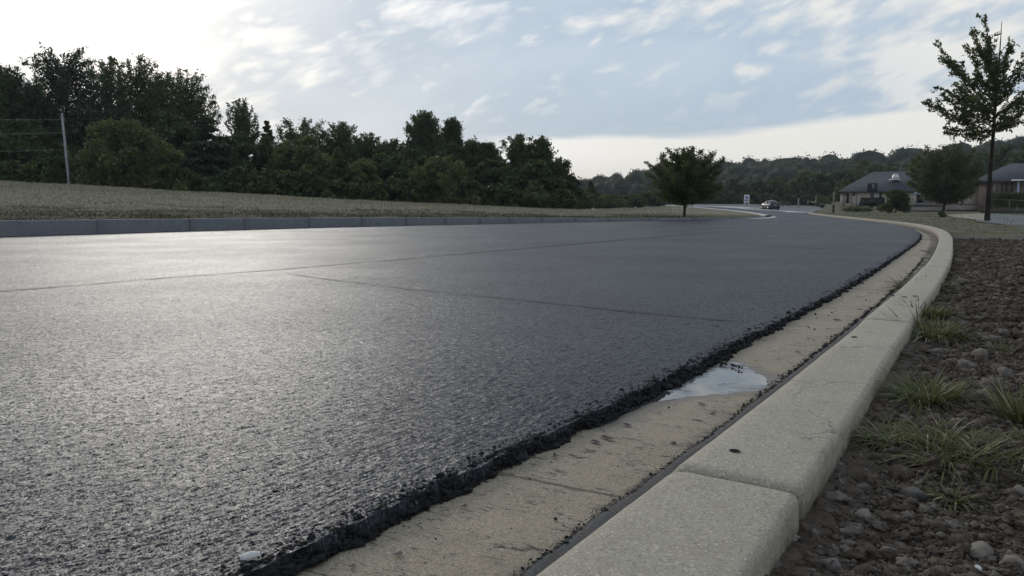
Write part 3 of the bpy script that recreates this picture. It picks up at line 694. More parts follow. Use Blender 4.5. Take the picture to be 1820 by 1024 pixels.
# ------------------------------------------------------------------ LEFT KERB, FIELD
def lat(u):   # left kerb base point at photo column u
    return np.array([np.interp(u, lku, lk[:, 0]), np.interp(u, lku, lk[:, 1])]), np.interp(u, lku, lkz)
jn = [-330, -80, 173, 338, 435, 545, 640, 718, 790, 850, 905, 960, 1020, 1080, 1150, 1230, 1300, 1362]
pos = ['mostly outside the left edge', 'cut by the left edge, with dark stains', 'second in from the left edge', 'below the broad layered cedar', 'below the plumed treetop', 'below the olive domed tree', 'under the pale conical tree',
       'left of the tall poplar pair', 'below the pale shrubby tree', 'under the dark trees right of the poplars', 'below the last tall dark trees', 'where the field dips lowest', 'left of the far hill',
       'below the far hill', 'left of the island tree trunk', 'right of the island tree trunk', 'at the pointed tip of the grass island']
for i in range(len(jn) - 1):
    us = np.linspace(jn[i] + (.9 if i else 0), jn[i + 1] - .4, 9); rows = []
    for u in us:
        p, zt = lat(u); q, _ = lat(u + 2); t = q - p; t /= np.linalg.norm(t); nrm = np.array([-t[1], t[0]]); nrm = nrm if nrm[1] > 0 else -nrm
        r = .02
        rows.append([(p[0], p[1], -.02), (*(p + nrm * .012), zt - r), (*(p + nrm * (.018)), zt - r * .3), (*(p + nrm * (.04)), zt), (*(p + nrm * .16), zt + .002), (*(p + nrm * .18), zt - .02), (*(p + nrm * .19), -.02)])
    A = np.array(rows); nr, nc = A.shape[:2]
    o = mk('kerb_block', A.reshape(-1, 3), [grid(nr, nc), np.arange(nc)[None], (np.arange(nc)[::-1] + (nr - 1) * nc)[None]], MAT['left_kerb'])
    bm = bmesh.new(); bm.from_mesh(o.data); bmesh.ops.recalc_face_normals(bm, faces=bm.faces); bm.to_mesh(o.data); bm.free()
    tag(o, 'grey block of the far left kerb, ' + pos[i], 'kerb', 'kerb blocks along the dry field')
def fieldpt(u, r):
    """r 0..1 kerb to crest, >1 beyond"""
    u = np.asarray(u, float); r = np.asarray(r, float)
    x0 = np.interp(u, lku, lk[:, 0]); y0 = np.interp(u, lku, lk[:, 1]); z0 = np.interp(u, lku, lkz) - .015
    x1 = np.interp(u, bku, bk[:, 0]); y1 = np.interp(u, bku, bk[:, 1]); z1 = np.interp(u, bku, bk[:, 2])
    # step behind the kerb top
    k = np.clip(.17 / (y1 - y0 + 1e-6), 0, .2); rr = k + (1 - k) * np.minimum(r, 1)
    x = x0 + (x1 - x0) * rr; y = y0 + (y1 - y0) * rr
    v0 = HZ + (CH - z0) * f / y0; v1 = HZ + (CH - z1) * f / y1
    v = v0 + (v1 - v0) * np.minimum(r, 1) ** .8; z = CH - y * (v - HZ) / f
    z = z + (fbm(x * .22, y * .22, 3, 95) - .5) * .14 * np.minimum(r, 1) * (1 - sm(1120, 1300, u))
    ex = np.maximum(r - 1, 0); y = y + ex * 60; x = x + x1 / y1 * ex * 60; z = z - np.minimum(ex, 1.2) * np.clip(z1, .1, 3) * .5
    return x, y, z
us = np.concatenate([np.arange(-330, 1300, 14), np.arange(1300, 1363, 4)]); rs = np.concatenate([np.linspace(0, .2, 14), np.linspace(.22, 1, 34)])
def sheet(us, rs, name):
    Ug, Rg = np.meshgrid(us, rs, indexing='ij'); x, y, z = fieldpt(Ug, Rg)
    return tag(mk(name, np.stack([x, y, z], -1).reshape(-1, 3), grid(len(us), len(rs)), MAT['field'], smooth=True, attrs={'rowpos': ('POINT', np.minimum(Rg, 1).ravel())}), kind='structure')
sheet(us, rs, 'field')
us2 = np.arange(-330, 1080, 20.); sheet(us2, np.linspace(1, 2.6, 18), 'forest_floor')
n = 170000; u = rng.uniform(-300, 1352, n); r = rng.random(n)
r = np.where(rng.random(n) < .3, .8 + .3 * r, r); k = (r < 1) | (u < 1050); u, r = u[k], r[k]; n = len(u)
x, y, z = fieldpt(u, r); P = np.stack([x, y, z], 1)
clump = fbm(x * .5, y * .5, 4, 97); sc = 1 - .75 * sm(1080, 1300, u)
zone = r + (fbm(x * .28, y * .28, 5, 98) - .5) * 1.0
h = np.where(zone > .3, rng.uniform(.04, .13, n), rng.uniform(.03, .09, n)) * (.6 + .8 * clump) * sc * np.where(r < .06, .5, 1)
a = rng.random(n) * 6.283; w = .009 * np.clip(y / 25, .8, 3)
sx = np.stack([np.cos(a), np.sin(a), a * 0], 1) * w[:, None]; tip = P + np.stack([rng.normal(0, .11, n), rng.normal(0, .11, n), h * .9], 1)
tint = np.clip(np.where(zone > .3, .70, .24) + rng.normal(0, .16, n) + (clump - .5) * .3, 0, 1); tint = np.where(r < .05, .12 + .3 * rng.random(n), tint)
ne = 9000; ue = rng.uniform(-300, 1250, ne); re_ = rng.random(ne) ** 1.6 * .10; xe, ye, ze = fieldpt(ue, re_)
ke = fbm(xe * .9, ye * .9, 4, 99) > .50; xe, ye, ze = xe[ke], ye[ke], ze[ke]; ne = len(xe); Pe = np.stack([xe, ye, ze], 1)
he = rng.uniform(.03, .12, ne) * (.4 + 1.1 * fbm(xe * .6, ye * .6, 3, 100)); ae = rng.random(ne) * 6.283; we = .013 * np.clip(ye / 25, .8, 2.4)
se = np.stack([np.cos(ae), np.sin(ae), ae * 0], 1) * we[:, None]; te = Pe + np.stack([rng.normal(0, .07, ne), rng.normal(-.02, .07, ne), he], 1)
P = np.concatenate([P, Pe]); sx = np.concatenate([sx, se]); tip = np.concatenate([tip, te]); tint = np.concatenate([tint, np.clip(np.abs(rng.normal(.0, .16, ne)) + .4 * (rng.random(ne) < .25), 0, 1)]); n = len(P)
P[:, 2] -= .02
tag(mk('field_grass', np.stack([P - sx, P + sx, tip], 1).reshape(-1, 3), np.arange(n * 3).reshape(-1, 3), MAT['straw'], attrs={'tint': ('FACE', tint)}), 'dry tan grass with greener patches covering the sloping field', 'grass', kind='stuff')
# low weeds at the foot of the field (dark green clumps)

# island tip kerb along the back edge
eb = [(1190, .22), (1240, .22), (1290, .2), (1322, .2), (1345, .2), (1362, .25)]
us = np.linspace(1195, 1362, 40); x = np.interp(us, bku, bk[:, 0]); y = np.interp(us, bku, bk[:, 1]); z = np.interp(us, bku, bk[:, 2])
tx, ty = np.gradient(x), np.gradient(y); l = np.hypot(tx, ty); nx, ny = -ty / l, tx / l
sg = np.where(nx > 0, 1, -1)[:, None]; nrm = np.stack([nx, ny], 1) * sg
prof = [(-.1, .0), (-.08, .06), (.22, .07), (.3, .05), (.32, -.2)]
A = np.stack([np.stack([x + nrm[:, 0] * w, y + nrm[:, 1] * w, z + d], 1) for w, d in prof], 1)
o = mk('kerb_block', A.reshape(-1, 3), grid(len(us), len(prof)), MAT['pale_concrete']); tag(o, 'pale kerb curving round the back of the grass island', 'kerb', 'kerb blocks along the dry field')
# pale concrete apron at the island tip
ap = [(1318, 387.9), (1345, 384.5), (1352, 382.6), (1372, 384.0), (1384, 386.2), (1366, 388.4), (1340, 388.8)]
A = smoothpoly(np.array([UZ(u, v, .052) for u, v in ap]), 2)
tag(mk('concrete_apron', np.c_[A, np.full(len(A), .056)], np.arange(len(A))[None], MAT['pale_concrete']), kind='structure')

# ------------------------------------------------------------------ FAR ROAD, CROSS GUTTER, MEADOW
Gl = [(1150, 365.2, 150), (1190, 366, 140), (1270, 367.5, 128), (1320, 370.5, 118), (1370, 374, 105), (1400, 375.5, 92), (1441, 378.2, 76)]
gu = np.array([g[0] for g in Gl], float); gp = np.array([UD(*g) for g in Gl])
us = np.linspace(1150, 1441, 60); G = np.stack([np.interp(us, gu, gp[:, i]) for i in range(3)], 1)
Mu = np.array([1150, 1190, 1270, 1320, 1378, 1441]); Mv = np.interp(us, Mu, [364.6, 365, 366, 369, 373, 374]); Md = np.maximum(np.interp(us, Mu, [156, 150, 140, 132, 127, 110]), G[:, 1] + 8)
Mp = np.array([UD(u, v, d) for u, v, d in zip(us, Mv, Md)])
Fv = np.interp(us, [1150, 1215, 1330, 1400, 1441], [363.8, 362.6, 363.2, 366.2, 367.2]); Fd = np.interp(us, [1150, 1441], [172, 150]); Fp = np.array([UD(u, v, d) for u, v, d in zip(us, Fv, Fd)])
def ext(us_, row0, row1, row2, k=8):
    t = np.linspace(0, 1, k)
    a = row0[:, None] * (1 - t)[None, :, None] + row1[:, None] * t[None, :, None]; b = row1[:, None] * (1 - t)[None, :, None] + row2[:, None] * t[None, :, None]
    return np.concatenate([a, b[:, 1:]], 1)
A = ext(us, G, Mp, Fp); 
# continue to the right: side road opening behind the dry bank
ur = np.linspace(1441, 1478, 10)[1:]; R0 = np.array([UD(u, v, d) for u, v, d in zip(ur, np.interp(ur, [1441, 1478], [378, 368.3]), np.interp(ur, [1441, 1478], [77, 128]))])
R2 = np.array([UD(u, v, d) for u, v, d in zip(ur, np.interp(ur, [1441, 1478], [367.2, 367.6]), np.interp(ur, [1441, 1478], [150, 146]))]); R1 = (R0 + R2) / 2
A = np.concatenate([A, ext(ur, R0, R1, R2)], 0)
tag(mk('side_road', A.reshape(-1, 3), grid(*A.shape[:2])[:, ::-1], MAT['old_asphalt'], smooth=True), kind='structure')
d2 = np.gradient(G[:, :2], axis=0); d2 /= np.linalg.norm(d2, axis=1)[:, None]; nn = np.stack([-d2[:, 1], d2[:, 0]], 1); nn *= np.where(nn[:, 1:2] > 0, 1, -1)
wdt = np.interp(us, [1150, 1380, 1441], [2.2, 3.0, 1.6])[:, None]
A = np.stack([np.c_[G[:, :2] - nn * .3, G[:, 2] + .012], np.c_[G[:, :2] + nn * wdt * .5, G[:, 2] + .02 + (Mp - G)[:, 2] * .1], np.c_[G[:, :2] + nn * wdt, G[:, 2] + .03 + (Mp - G)[:, 2] * .12]], 1)
m, N, b = newmat('wet_pale_concrete'); o_ = N.obj(); k = N.smooth(N.noise(o_, .9, 5, .7), .4, .6)
N.put(b.inputs['Base Color'], N.mix(k, (.46, .44, .40), (.34, .32, .29))); N.put(b.inputs['Roughness'], N.smooth(k, 0, 1, .22, .6))
tag(mk('cross_gutter', A.reshape(-1, 3), grid(*A.shape[:2])[:, ::-1], m, smooth=True), kind='structure')
# meadow beyond
us = np.linspace(1060, 1900, 60)
f0 = np.interp(us, [1060, 1150, 1215, 1330, 1400, 1478, 1560, 1900], [367, 363.9, 362.7, 363.3, 366.3, 367.7, 364, 362]); D0 = np.interp(us, [1060, 1150, 1478, 1560, 1900], [150, 171, 147, 170, 175])
rows = []
for t in np.linspace(0, 1, 9):
    D = D0 + t * 70; v = f0 + (np.interp(us, [1060, 1480, 1900], [358, 358.5, 352]) - f0) * t; rows.append(np.array([UD(a, b_, c) for a, b_, c in zip(us, v, D)]))
A = np.stack(rows, 1); A[..., 2] -= .01
g = np.full(A.shape[:2], .75)
tag(mk('meadow', A.reshape(-1, 3), grid(*A.shape[:2])[:, ::-1], MAT['soil'], smooth=True, attrs={'grassy': ('POINT', g.ravel())}), kind='structure')
# base ground to the horizon
t = np.linspace(-1, 1, 41); gx = 1180 * np.sign(t) * np.abs(t) ** 1.8; X, Y = np.meshgrid(gx, gx, indexing='ij'); 
tag(mk('ground', np.stack([X, Y, np.full(X.shape, -.35)], -1).reshape(-1, 3), grid(41, 41)[:, ::-1], MAT['ground'], smooth=True), kind='structure')

# side street on the right behind the tall tree, gravel apron, pavement strip
def patch(name, px, z, mat, nx=14, ny=8):
    c = []
    for u, v in px:
        zz = z
        c.append(np.array([*UZ(u, v, zz), zz]))
    s, t = np.meshgrid(np.linspace(0, 1, nx), np.linspace(0, 1, ny), indexing='ij'); s = s[..., None]; t = t[..., None]
    A = (c[0] * (1 - s) + c[1] * s) * (1 - t) + (c[3] * (1 - s) + c[2] * s) * t
    A[..., 2] = np.maximum(A[..., 2], vz(A[..., 0], A[..., 1]) + .02)
    return tag(mk(name, A.reshape(-1, 3), grid(nx, ny), mat), kind='structure')
patch('side_street', [(1735, 393.5), (1905, 412), (1905, 386.5), (1735, 378.6)], .06, MAT['old_asphalt'])
patch('gravel_apron', [(1695, 386), (1751, 392.3), (1751, 378.9), (1680, 381.5)], .066, MAT['gravel'])

# ------------------------------------------------------------------ TREES
def leaves(P, S, r, asp=.5, out=None, flat=0.0):
    """one diamond leaf-cluster face per point"""
    n = len(P); a = r.normal(size=(n, 3)); a[:, 2] *= 1 - flat
    if out is not None: a = a * .6 + out
    a /= np.linalg.norm(a, axis=1)[:, None] + 1e-9
    b = np.cross(a, r.normal(size=(n, 3))); b /= np.linalg.norm(b, axis=1)[:, None] + 1e-9
    S = S[:, None]
    V = np.stack([P - a * S, P + b * S * asp, P + a * S, P - b * S * asp], 1).reshape(-1, 3)
    return V, np.arange(4 * n).reshape(-1, 4)
ENV = {'round': lambda t: np.sqrt(np.clip(1 - ((t - .42) / .6) ** 2, 0.02, 1)),
       'cone': lambda t: np.clip(1.02 - t, .03, 1) ** .85 * sm(-.12, .1, t),
       'pine': lambda t: np.clip(1.04 - t, .05, 1) ** .72 * (.55 + .45 * sm(-.1, .25, t)),
       'upright': lambda t: (.25 + .75 * np.sin(np.clip(t, 0, 1) * 2.3 + .35)) * .95,
       'shrub': lambda t: np.sqrt(np.clip(1 - (np.maximum(t - .25, 0) / .76) ** 2, .02, 1))}
def crown(kind, H, R, cb, nl, nleaf, ls, r, gap=.0):
    """lobe centres spread through the envelope, leaf faces round each lobe"""
    t = r.random(nl * 3) ** (.85 if kind in ('cone', 'pine') else .9); az = r.random(nl * 3) * 6.283
    side = 1 + .28 * np.sin(az * 2 + r.random() * 6) + .18 * np.sin(az * 3 + r.random() * 6 + t * 5)
    rad = R * ENV[kind](t) * side * (r.random(nl * 3) ** .45); k = np.arange(nl)
    t, az, rad = t[:nl], az[:nl], rad[:nl]
    zz = H * (cb + (1 - cb) * t) ; C = np.stack([np.cos(az) * rad, np.sin(az) * rad, zz], 1)
    if kind == 'cone' and R > 2.6:
        st = H * (1 - cb) / 11; C[:, 2] = np.round(C[:, 2] / st) * st + r.normal(0, st * .07, nl)
    if kind in ('cone', 'pine'): C[:, 2] -= rad * .18
    lr = R * r.uniform(.18, .34, nl) * (.6 + .5 * ENV[kind](t)) * (1.1 - .4 * t)
    C[:, 2] -= lr * .5 * t; C[:, 2] = np.minimum(C[:, 2], H - lr * .3); C[:, 2] = np.maximum(C[:, 2], lr * .35)
    idx = r.choice(nl, nleaf, p=lr ** 2 / (lr ** 2).sum())
    d = r.normal(size=(nleaf, 3)); d /= np.linalg.norm(d, axis=1)[:, None]
    q = r.random(nleaf) ** .5
    fl = {'cone': .22, 'pine': .42, 'upright': 1.35, 'round': .78, 'shrub': .85}[kind]
    P = C[idx] + d * (lr[idx] * q)[:, None] * np.array([1, 1, fl])
    if kind in ('cone', 'pine'):
        rr = np.hypot(d[:, 0], d[:, 1]) * lr[idx] * q; P[:, 2] -= rr * .22
    P[:, 2] = np.maximum(P[:, 2], .05)
    S = ls * r.lognormal(0, .3, nleaf)
    tint = np.clip(.35 + .28 * r.normal(size=nleaf) + .35 * (r.random(nl)[idx] - .5), 0, 1)
    return C, lr, P, S, d, tint
def bent(a, b, r, k=5, sag=.0):
    a, b = np.array(a, float), np.array(b, float); t = np.linspace(0, 1, k)[:, None]
    P = a + (b - a) * t; L = np.linalg.norm(b - a)
    P[1:-1] += r.normal(size=(k - 2, 3)) * L * .035; P[:, 2] += (sag * L * (t * t - t))[:, 0]; return P
TN = [0]
def tree(name, base, H, R, kind, mat, label, cat='tree', group=None, cb=.25, nl=46, nleaf=4200, ls=.2, seed=None, bark='bark', limbs=14, flat=0.0):
    TN[0] += 1; r = np.random.default_rng(seed if seed is not None else 100 + TN[0])
    e = empty(name, base, label, cat, group)
    C, lr, P, S, d, tint = crown(kind, H, R, cb, nl, nleaf, ls, r)
    V, F = leaves(P, S, r, .5, d * np.array([.6, .6, .4]), flat)
    mk('crown', V, F, MAT[mat], e, {'tint': ('FACE', tint)})
    tr = MB(); h0 = max(.06, H * .012 + .05); top = H * (.92 if kind != 'shrub' else .6)
    z = np.linspace(-.3, top, 9); x = np.cumsum(np.r_[0, r.normal(0, .012 * H, 8)]) * .5; y = np.cumsum(np.r_[0, r.normal(0, .012 * H, 8)]) * .5
    tp = np.stack([x, y, z], 1); tr.tube(tp, np.linspace(h0, h0 * .18, 9), 7)
    for i in r.choice(nl, min(limbs, nl), replace=False):
        zz = C[i, 2] - np.hypot(*C[i, :2]) * r.uniform(.35, .8); zz = np.clip(zz, H * cb * .6, top * .95)
        s = np.array([np.interp(zz, z, x), np.interp(zz, z, y), zz]); tr.tube(bent(s, C[i], r, 4), np.linspace(h0 * .38, h0 * .1, 4), 5, False)
    tr.build('trunk', MAT[bark], e, True)
    return e
def fan(n, H, R, cb, seed):
    r = np.random.default_rng(seed); out = []
    for i in range(n):
        az_ = i * 2.399 + r.normal(0, .3); q = ((i + .5) / n) ** .6; zt = H * (1 - .5 * q ** 2 * r.uniform(.6, 1.1)); rd = R * min(1, q * 1.6) * r.uniform(.75, 1.1)
        out.append((math.cos(az_) * rd, math.sin(az_) * rd, zt, max(H * cb, zt - H * r.uniform(.22, .4)), 1.0))
    return out
def domed(n, H, R, cb, seed, up=.35, squash=1.0):
    r = np.random.default_rng(seed); out = []
    for i in range(n):
        t = (i + .5) / n; az = i * 2.399 + r.normal(0, .3)
        zt = H * (cb + (1 - cb) * t ** .8) ; rad = R * math.sqrt(max(.02, 1 - (abs(t - .36) / (.66 if t > .36 else .52)) ** 2.0)) * r.uniform(.8, 1.12)
        sz = max(H * cb * .75, zt - rad * up - H * .18); sz = min(sz, H * .8)
        out.append((math.cos(az) * rad, math.sin(az) * rad, zt, sz, r.uniform(.8, 1.3)))
        if r.random() < .5: out.append((math.cos(az + .5) * rad * .55, math.sin(az + .5) * rad * .55, zt * 1.0, sz, 1.0))
    return out
def gz_left(u): return float(np.interp(u, bku, bk[:, 2])) - .35
def put(u, vt, hw, D, kind, mat, label, vb=None, **kw):
    """tree standing at distance D whose top reaches row vt and half width hw in the photo"""
    x, y, zt = UD(u, vt, D); zb = kw.pop('zb', None)
    if zb is None: zb = gz_left(u) if vb is None else UD(u, vb, D)[2]
    H = zt - zb; R = hw * D / f
    kw.setdefault('name', 'forest_tree'); nm = kw.pop('name')
    return tree(nm, (x, y, zb), H, R, kind, mat, label, **kw)
# branch-built trees seen closer
def branch_tree(name, base, H, tips, label, mat, ls, nleaf, trunk_r, lean=(0, 0), fat=.13, bark='bark', seed=3, twigs=9, group=None, cat='tree'):
    r = np.random.default_rng(seed); e = empty(name, base, label, cat, group); tr = MB()
    z = np.linspace(-.15, H, 12); bx = lean[0] * (z / H) + r.normal(0, .006 * H, 12).cumsum() * .25; by = lean[1] * (z / H) + r.normal(0, .006 * H, 12).cumsum() * .25
    bx[:3] = lean[0] * z[:3] / H; tr.tube(np.stack([bx, by, z], 1), np.interp(z / H, [0, .05, .5, 1], [trunk_r * 1.25, trunk_r, trunk_r * .62, trunk_r * .1]), 9)
    PL = []; SL = []; OL = []; TL = []; W = []
    segs = []
    for (tx, ty, tz, sz, wgt) in tips:
        s = np.array([np.interp(sz, z, bx), np.interp(sz, z, by), sz]); b = np.array([tx, ty, tz]); L = np.linalg.norm(b - s)
        P = bent(s, b, r, 7, .12); tr.tube(P, np.linspace(max(trunk_r * .3, .015), .006, 7), 5, False); segs.append((P, L, wgt, r.random()))
        for k in range(twigs):
            q = r.uniform(.2, .95); o = P[0] + (b - s) * q; i = q * 6; j = int(min(i, 5)); o = P[j] + (P[j + 1] - P[j]) * (i - j)
            dv = (b - s) / L + r.normal(0, .55, 3); dv[2] += .15; dv /= np.linalg.norm(dv); l2 = L * r.uniform(.16, .34) * (1.15 - q * .75)
            Q = bent(o, o + dv * l2, r, 4); tr.tube(Q, np.linspace(.010, .003, 4), 4, False); segs.append((Q, l2, wgt * .55, r.random()))
    wt = np.array([s[1] * s[2] for s in segs]); cnt = (nleaf * wt / wt.sum()).astype(int)
    for (P, L, wg, tn), c in zip(segs, cnt):
        q = r.random(c) ** .8 * (len(P) - 1.001); i = q.astype(int); o = P[i] + (P[i + 1] - P[i]) * (q - i)[:, None]
        taper = 1.15 - .8 * q / (len(P) - 1)
        o = o + np.clip(r.normal(size=(c, 3)), -1.7, 1.7) * (fat * taper)[:, None] * np.array([1, 1, .75]); PL.append(o); OL.append(np.repeat(((P[-1] - P[0]) / (L + 1e-9))[None], c, 0)); TL.append(np.clip(.3 + .25 * r.normal(size=c) + .35 * (tn - .5), 0, 1))
    P = np.concatenate(PL); V, F = leaves(P, ls * r.lognormal(0, .28, len(P)), r, .42, np.concatenate(OL) * .5)
    mk('crown', V, F, MAT[mat], e, {'tint': ('FACE', np.concatenate(TL))}); tr.build('trunk', MAT[bark], e, True)
    return e
G1 = 'trees along the back of the field'
FT = [ # u, top row, half width, distance, kind, material, label, extra
 (-120, 120, 80, 76, 'round', 'leaf_dark', 'dark broad tree standing outside the left edge', {}),
 (-40, 100, 70, 82, 'round', 'leaf_dark', 'dark tree just outside the left edge', {}),
 (8, 112, 52, 74, 'round', 'leaf_dark', 'dark tree cut by the left edge of the photo', dict(nleaf=6000)),
 (60, 130, 50, 88, 'round', 'leaf_dark', 'dark tree in the notch between the left edge and the tallest pine', {}),
 (113, 76, 92, 76, 'pine', 'leaf_pine', 'tallest dark pine with a rounded top, behind the pale pole', dict(nleaf=11000, nl=95, cb=.08)),
 (188, 93, 42, 84, 'round', 'leaf_mid', 'tall tree with a narrow clumped top just right of the tallest pine', dict(nl=40, cb=.3)),
 (243, 92, 58, 82, 'round', 'leaf_mid', 'tall broad tree with gaps of sky in its top, second right of the tallest pine', dict(nl=46, cb=.3, nleaf=4600)),
 (285, 122, 40, 86, 'round', 'leaf_mid', 'lower tree in the saddle between two tall gappy trees', dict(nl=34)),
 (333, 117, 50, 80, 'round', 'leaf_mid', 'tall loose tree with a ragged right side, last of the tall left group', dict(nl=40, nleaf=3800, cb=.35)),
 (365, 205, 74, 68, 'cone', 'leaf_pine', 'broad dark cedar with layered drooping boughs', dict(nleaf=9000, nl=80, cb=.02)),
 (175, 190, 80, 75, 'pine', 'leaf_pine', 'dark spreading pine filling the gap behind the olive bushy tree', dict(nleaf=7000, nl=70, cb=.05)),
 (290, 200, 70, 76, 'round', 'leaf_dark', 'dark tree between the olive bushy tree and the layered cedar', dict(nleaf=6500, cb=.05)),
 (40, 215, 85, 70, 'round', 'leaf_dark', 'dark low tree left of the pale pole', dict(nleaf=7500, cb=.03)),
 (222, 213, 72, 61.5, 'shrub', 'leaf_light', 'olive bushy tree right of the pale pole, spreading to the ground', dict(nleaf=8500, nl=75, cb=.03, ls=.16)),
 (428, 168, 33, 88, 'upright', 'leaf_mid', 'plumed tree top with upright feathery branches', dict(nleaf=3000, nl=60, cb=.42, ls=.17)),
 (425, 235, 62, 74, 'round', 'leaf_dark', 'dark rounded tree in front of the plumed tree', dict(nleaf=6500, cb=.03)),
 (474, 213, 22, 90, 'cone', 'leaf_mid', 'small spired tree between the plumed tree and two round crowns', {}),
 (536, 206, 54, 92, 'round', 'leaf_mid', 'round crowned tree on the skyline left of its twin', dict(nl=40, cb=.3)),
 (605, 213, 42, 94, 'round', 'leaf_mid', 'round crowned tree on the skyline, right one of the twin crowns', dict(nl=36, cb=.3)),
 (480, 245, 62, 72, 'round', 'leaf_dark', 'dark tree below the small spired tree', dict(nleaf=6500, cb=.03)),
 (547, 243, 56, 70, 'shrub', 'leaf_light', 'olive domed tree in the middle of the tree line', dict(nleaf=6500, nl=60, cb=.03, ls=.17)),
 (648, 234, 46, 88, 'round', 'leaf_dark', 'dark flat topped tree right of the twin round crowns', {}),
 (695, 243, 36, 92, 'round', 'leaf_mid', 'small skyline tree left of the tall poplar', {}),
 (602, 262, 38, 66, 'cone', 'leaf_mid', 'pale conical tree in the middle of the tree line', dict(nleaf=5000, cb=.02, ls=.17)),
 (645, 282, 36, 64.5, 'shrub', 'leaf_light', 'small yellowish tree hugging the right side of the conical tree', dict(nleaf=4500, cb=.02, ls=.15)),
 (690, 272, 60, 72, 'round', 'leaf_dark', 'dark tree left of the pale shrubby tree', dict(nleaf=6500, cb=.02)),
 (753, 192, 38, 88, 'upright', 'leaf_dark', 'tall dark poplar, the taller of the pair', dict(nleaf=6000, nl=90, cb=.2)),
 (803, 203, 22, 90, 'upright', 'leaf_dark', 'slim dark poplar, shorter and right of its taller neighbour', dict(nleaf=3600, nl=50, cb=.2)),
 (740, 262, 48, 84, 'round', 'leaf_dark', 'dark tree at the foot of the tall poplar', dict(nleaf=5000, cb=.03)),
 (800, 250, 38, 80, 'round', 'leaf_dark', 'small dark round tree at the foot of the slim poplar', dict(nleaf=4500, cb=.03)),
 (780, 277, 50, 64, 'shrub', 'leaf_light', 'pale olive shrubby tree at the field edge below the poplars', dict(nleaf=7000, nl=66, cb=.02, ls=.15)),
 (838, 246, 26, 80, 'upright', 'leaf_dark', 'dark tree with twin points, left point', dict(nleaf=4500, cb=.1)),
 (866, 250, 24, 80, 'upright', 'leaf_dark', 'dark tree with twin points, right point', dict(nleaf=4200, cb=.1)),
 (925, 235, 36, 78, 'round', 'leaf_dark', 'dark tree with a loose round top near the right end of the tree line', dict(nleaf=4200, nl=34, cb=.2)),
 (964, 240, 19, 79, 'upright', 'leaf_dark', 'narrow pointed dark tree right of the loose round top', dict(nleaf=3000, cb=.15)),
 (990, 278, 28, 77, 'round', 'leaf_dark', 'dark tree with a ragged side against the bright horizon', dict(nleaf=2800, nl=30, cb=.2)),
 (880, 285, 50, 70, 'round', 'leaf_dark', 'dark mass of a low tree right of the pale shrubby tree', dict(nleaf=6500, cb=.02)),
 (945, 285, 56, 69, 'round', 'leaf_dark', 'dark low tree at the right end of the tree line', dict(nleaf=7500, cb=.02)),
 (1008, 312, 24, 76, 'shrub', 'leaf_dark', 'low bush tree closing the right end of the tree line', dict(nleaf=3500, cb=.02)),
 (1050, 322, 15, 120, 'cone', 'leaf_mid', 'small pointed tree before the bluish hill', dict(vb=374)),
 (1030, 340, 22, 110, 'shrub', 'leaf_mid', 'low green bush left of the small pointed tree', dict(vb=375)),
 (1082, 346, 26, 125, 'shrub', 'leaf_light', 'pale low bush right of the small pointed tree', dict(vb=374)),
 (1125, 345, 24, 135, 'shrub', 'leaf_mid', 'low bush at the foot of the bluish hill', dict(vb=371)),
 (1160, 338, 24, 140, 'shrub', 'leaf_mid', 'green bush left of the island tree crown', dict(vb=369)),
]
for u, vt, hw, D, kd, mt, lb, kw in FT:
    kw = dict(kw); kw.setdefault('nleaf', 4600); kw.setdefault('nl', 46); kw.setdefault('ls', .21)
    if kd == 'upright':
        x, y, zt = UD(u, vt, D); zb = gz_left(u); H = zt - zb; TN[0] += 1
        branch_tree('forest_tree', (x, y, zb), H * .94, fan(44 if hw > 30 else 30, H * .97, hw * D / f * .92, .35, 300 + TN[0]), lb, mt, .13, int(kw['nleaf'] * (2.2 if hw == 33 else 3.2)), .2, (0, 0), .20 if hw == 33 else .40, group=G1, seed=TN[0], twigs=7); continue
    if (kd == 'round' and kw.get('cb', .25) >= .2) or kd == 'pine':
        x, y, zt = UD(u, vt, D); zb = gz_left(u); H = zt - zb; TN[0] += 1; Rr = hw * D / f
        branch_tree('forest_tree', (x, y, zb), H * .93, domed(64 if kd == 'pine' else 46, H * .98, Rr * 1.15, min(kw.get('cb', .25), .3), 400 + TN[0], .2 if kd == 'pine' else .45), lb, mt, .125, int(kw['nleaf'] * (3.2 if kd == 'pine' else 4.2)), .2, (0, 0), .16 + .055 * Rr, group=G1, seed=TN[0], twigs=8); continue
    kw['nleaf'] = int(kw['nleaf'] * 2.6); kw['ls'] *= .80; kw['nl'] = int(kw['nl'] * 1.7)
    put(u, vt, hw, D, kd, mt, lb, group=G1, **kw)
# undergrowth along the wood's edge
ub = [(-60, 270, 60), (30, 285, 55), (95, 280, 50), (310, 292, 48), (425, 298, 50), (490, 300, 46), (545, 305, 44), (600, 318, 34), (640, 325, 30), (690, 315, 42), (735, 320, 30), (845, 322, 36), (895, 325, 40), (950, 330, 40), (1000, 338, 26)]
nb = ['outside the left edge', 'left of the pale pole', 'at the foot of the tallest pine', 'right of the olive bushy tree', 'right of the layered cedar', 'below the small spired tree', 'below the olive domed tree', 'below the conical tree',
      'below the small yellowish tree', 'left of the pale shrubby tree, wide', 'touching the pale shrubby tree', 'below the twin pointed trees', 'below the loose round top', 'below the narrow pointed tree', 'at the right end of the tree line']
for u in range(-100, 1000, 48):
    D = float(np.interp(u, bku, bk[:, 1])) + 19 + (u % 5); put(u, float(np.interp(u, [-100, 300, 700, 1000], [255, 275, 300, 330])) + (u * 7 % 17), 46, D, 'shrub', 'leaf_dark', 'dim low tree deep inside the shaded wood behind the front row', group='low trees inside the wood', nl=50, nleaf=5200, cb=.0, ls=.2, limbs=5)
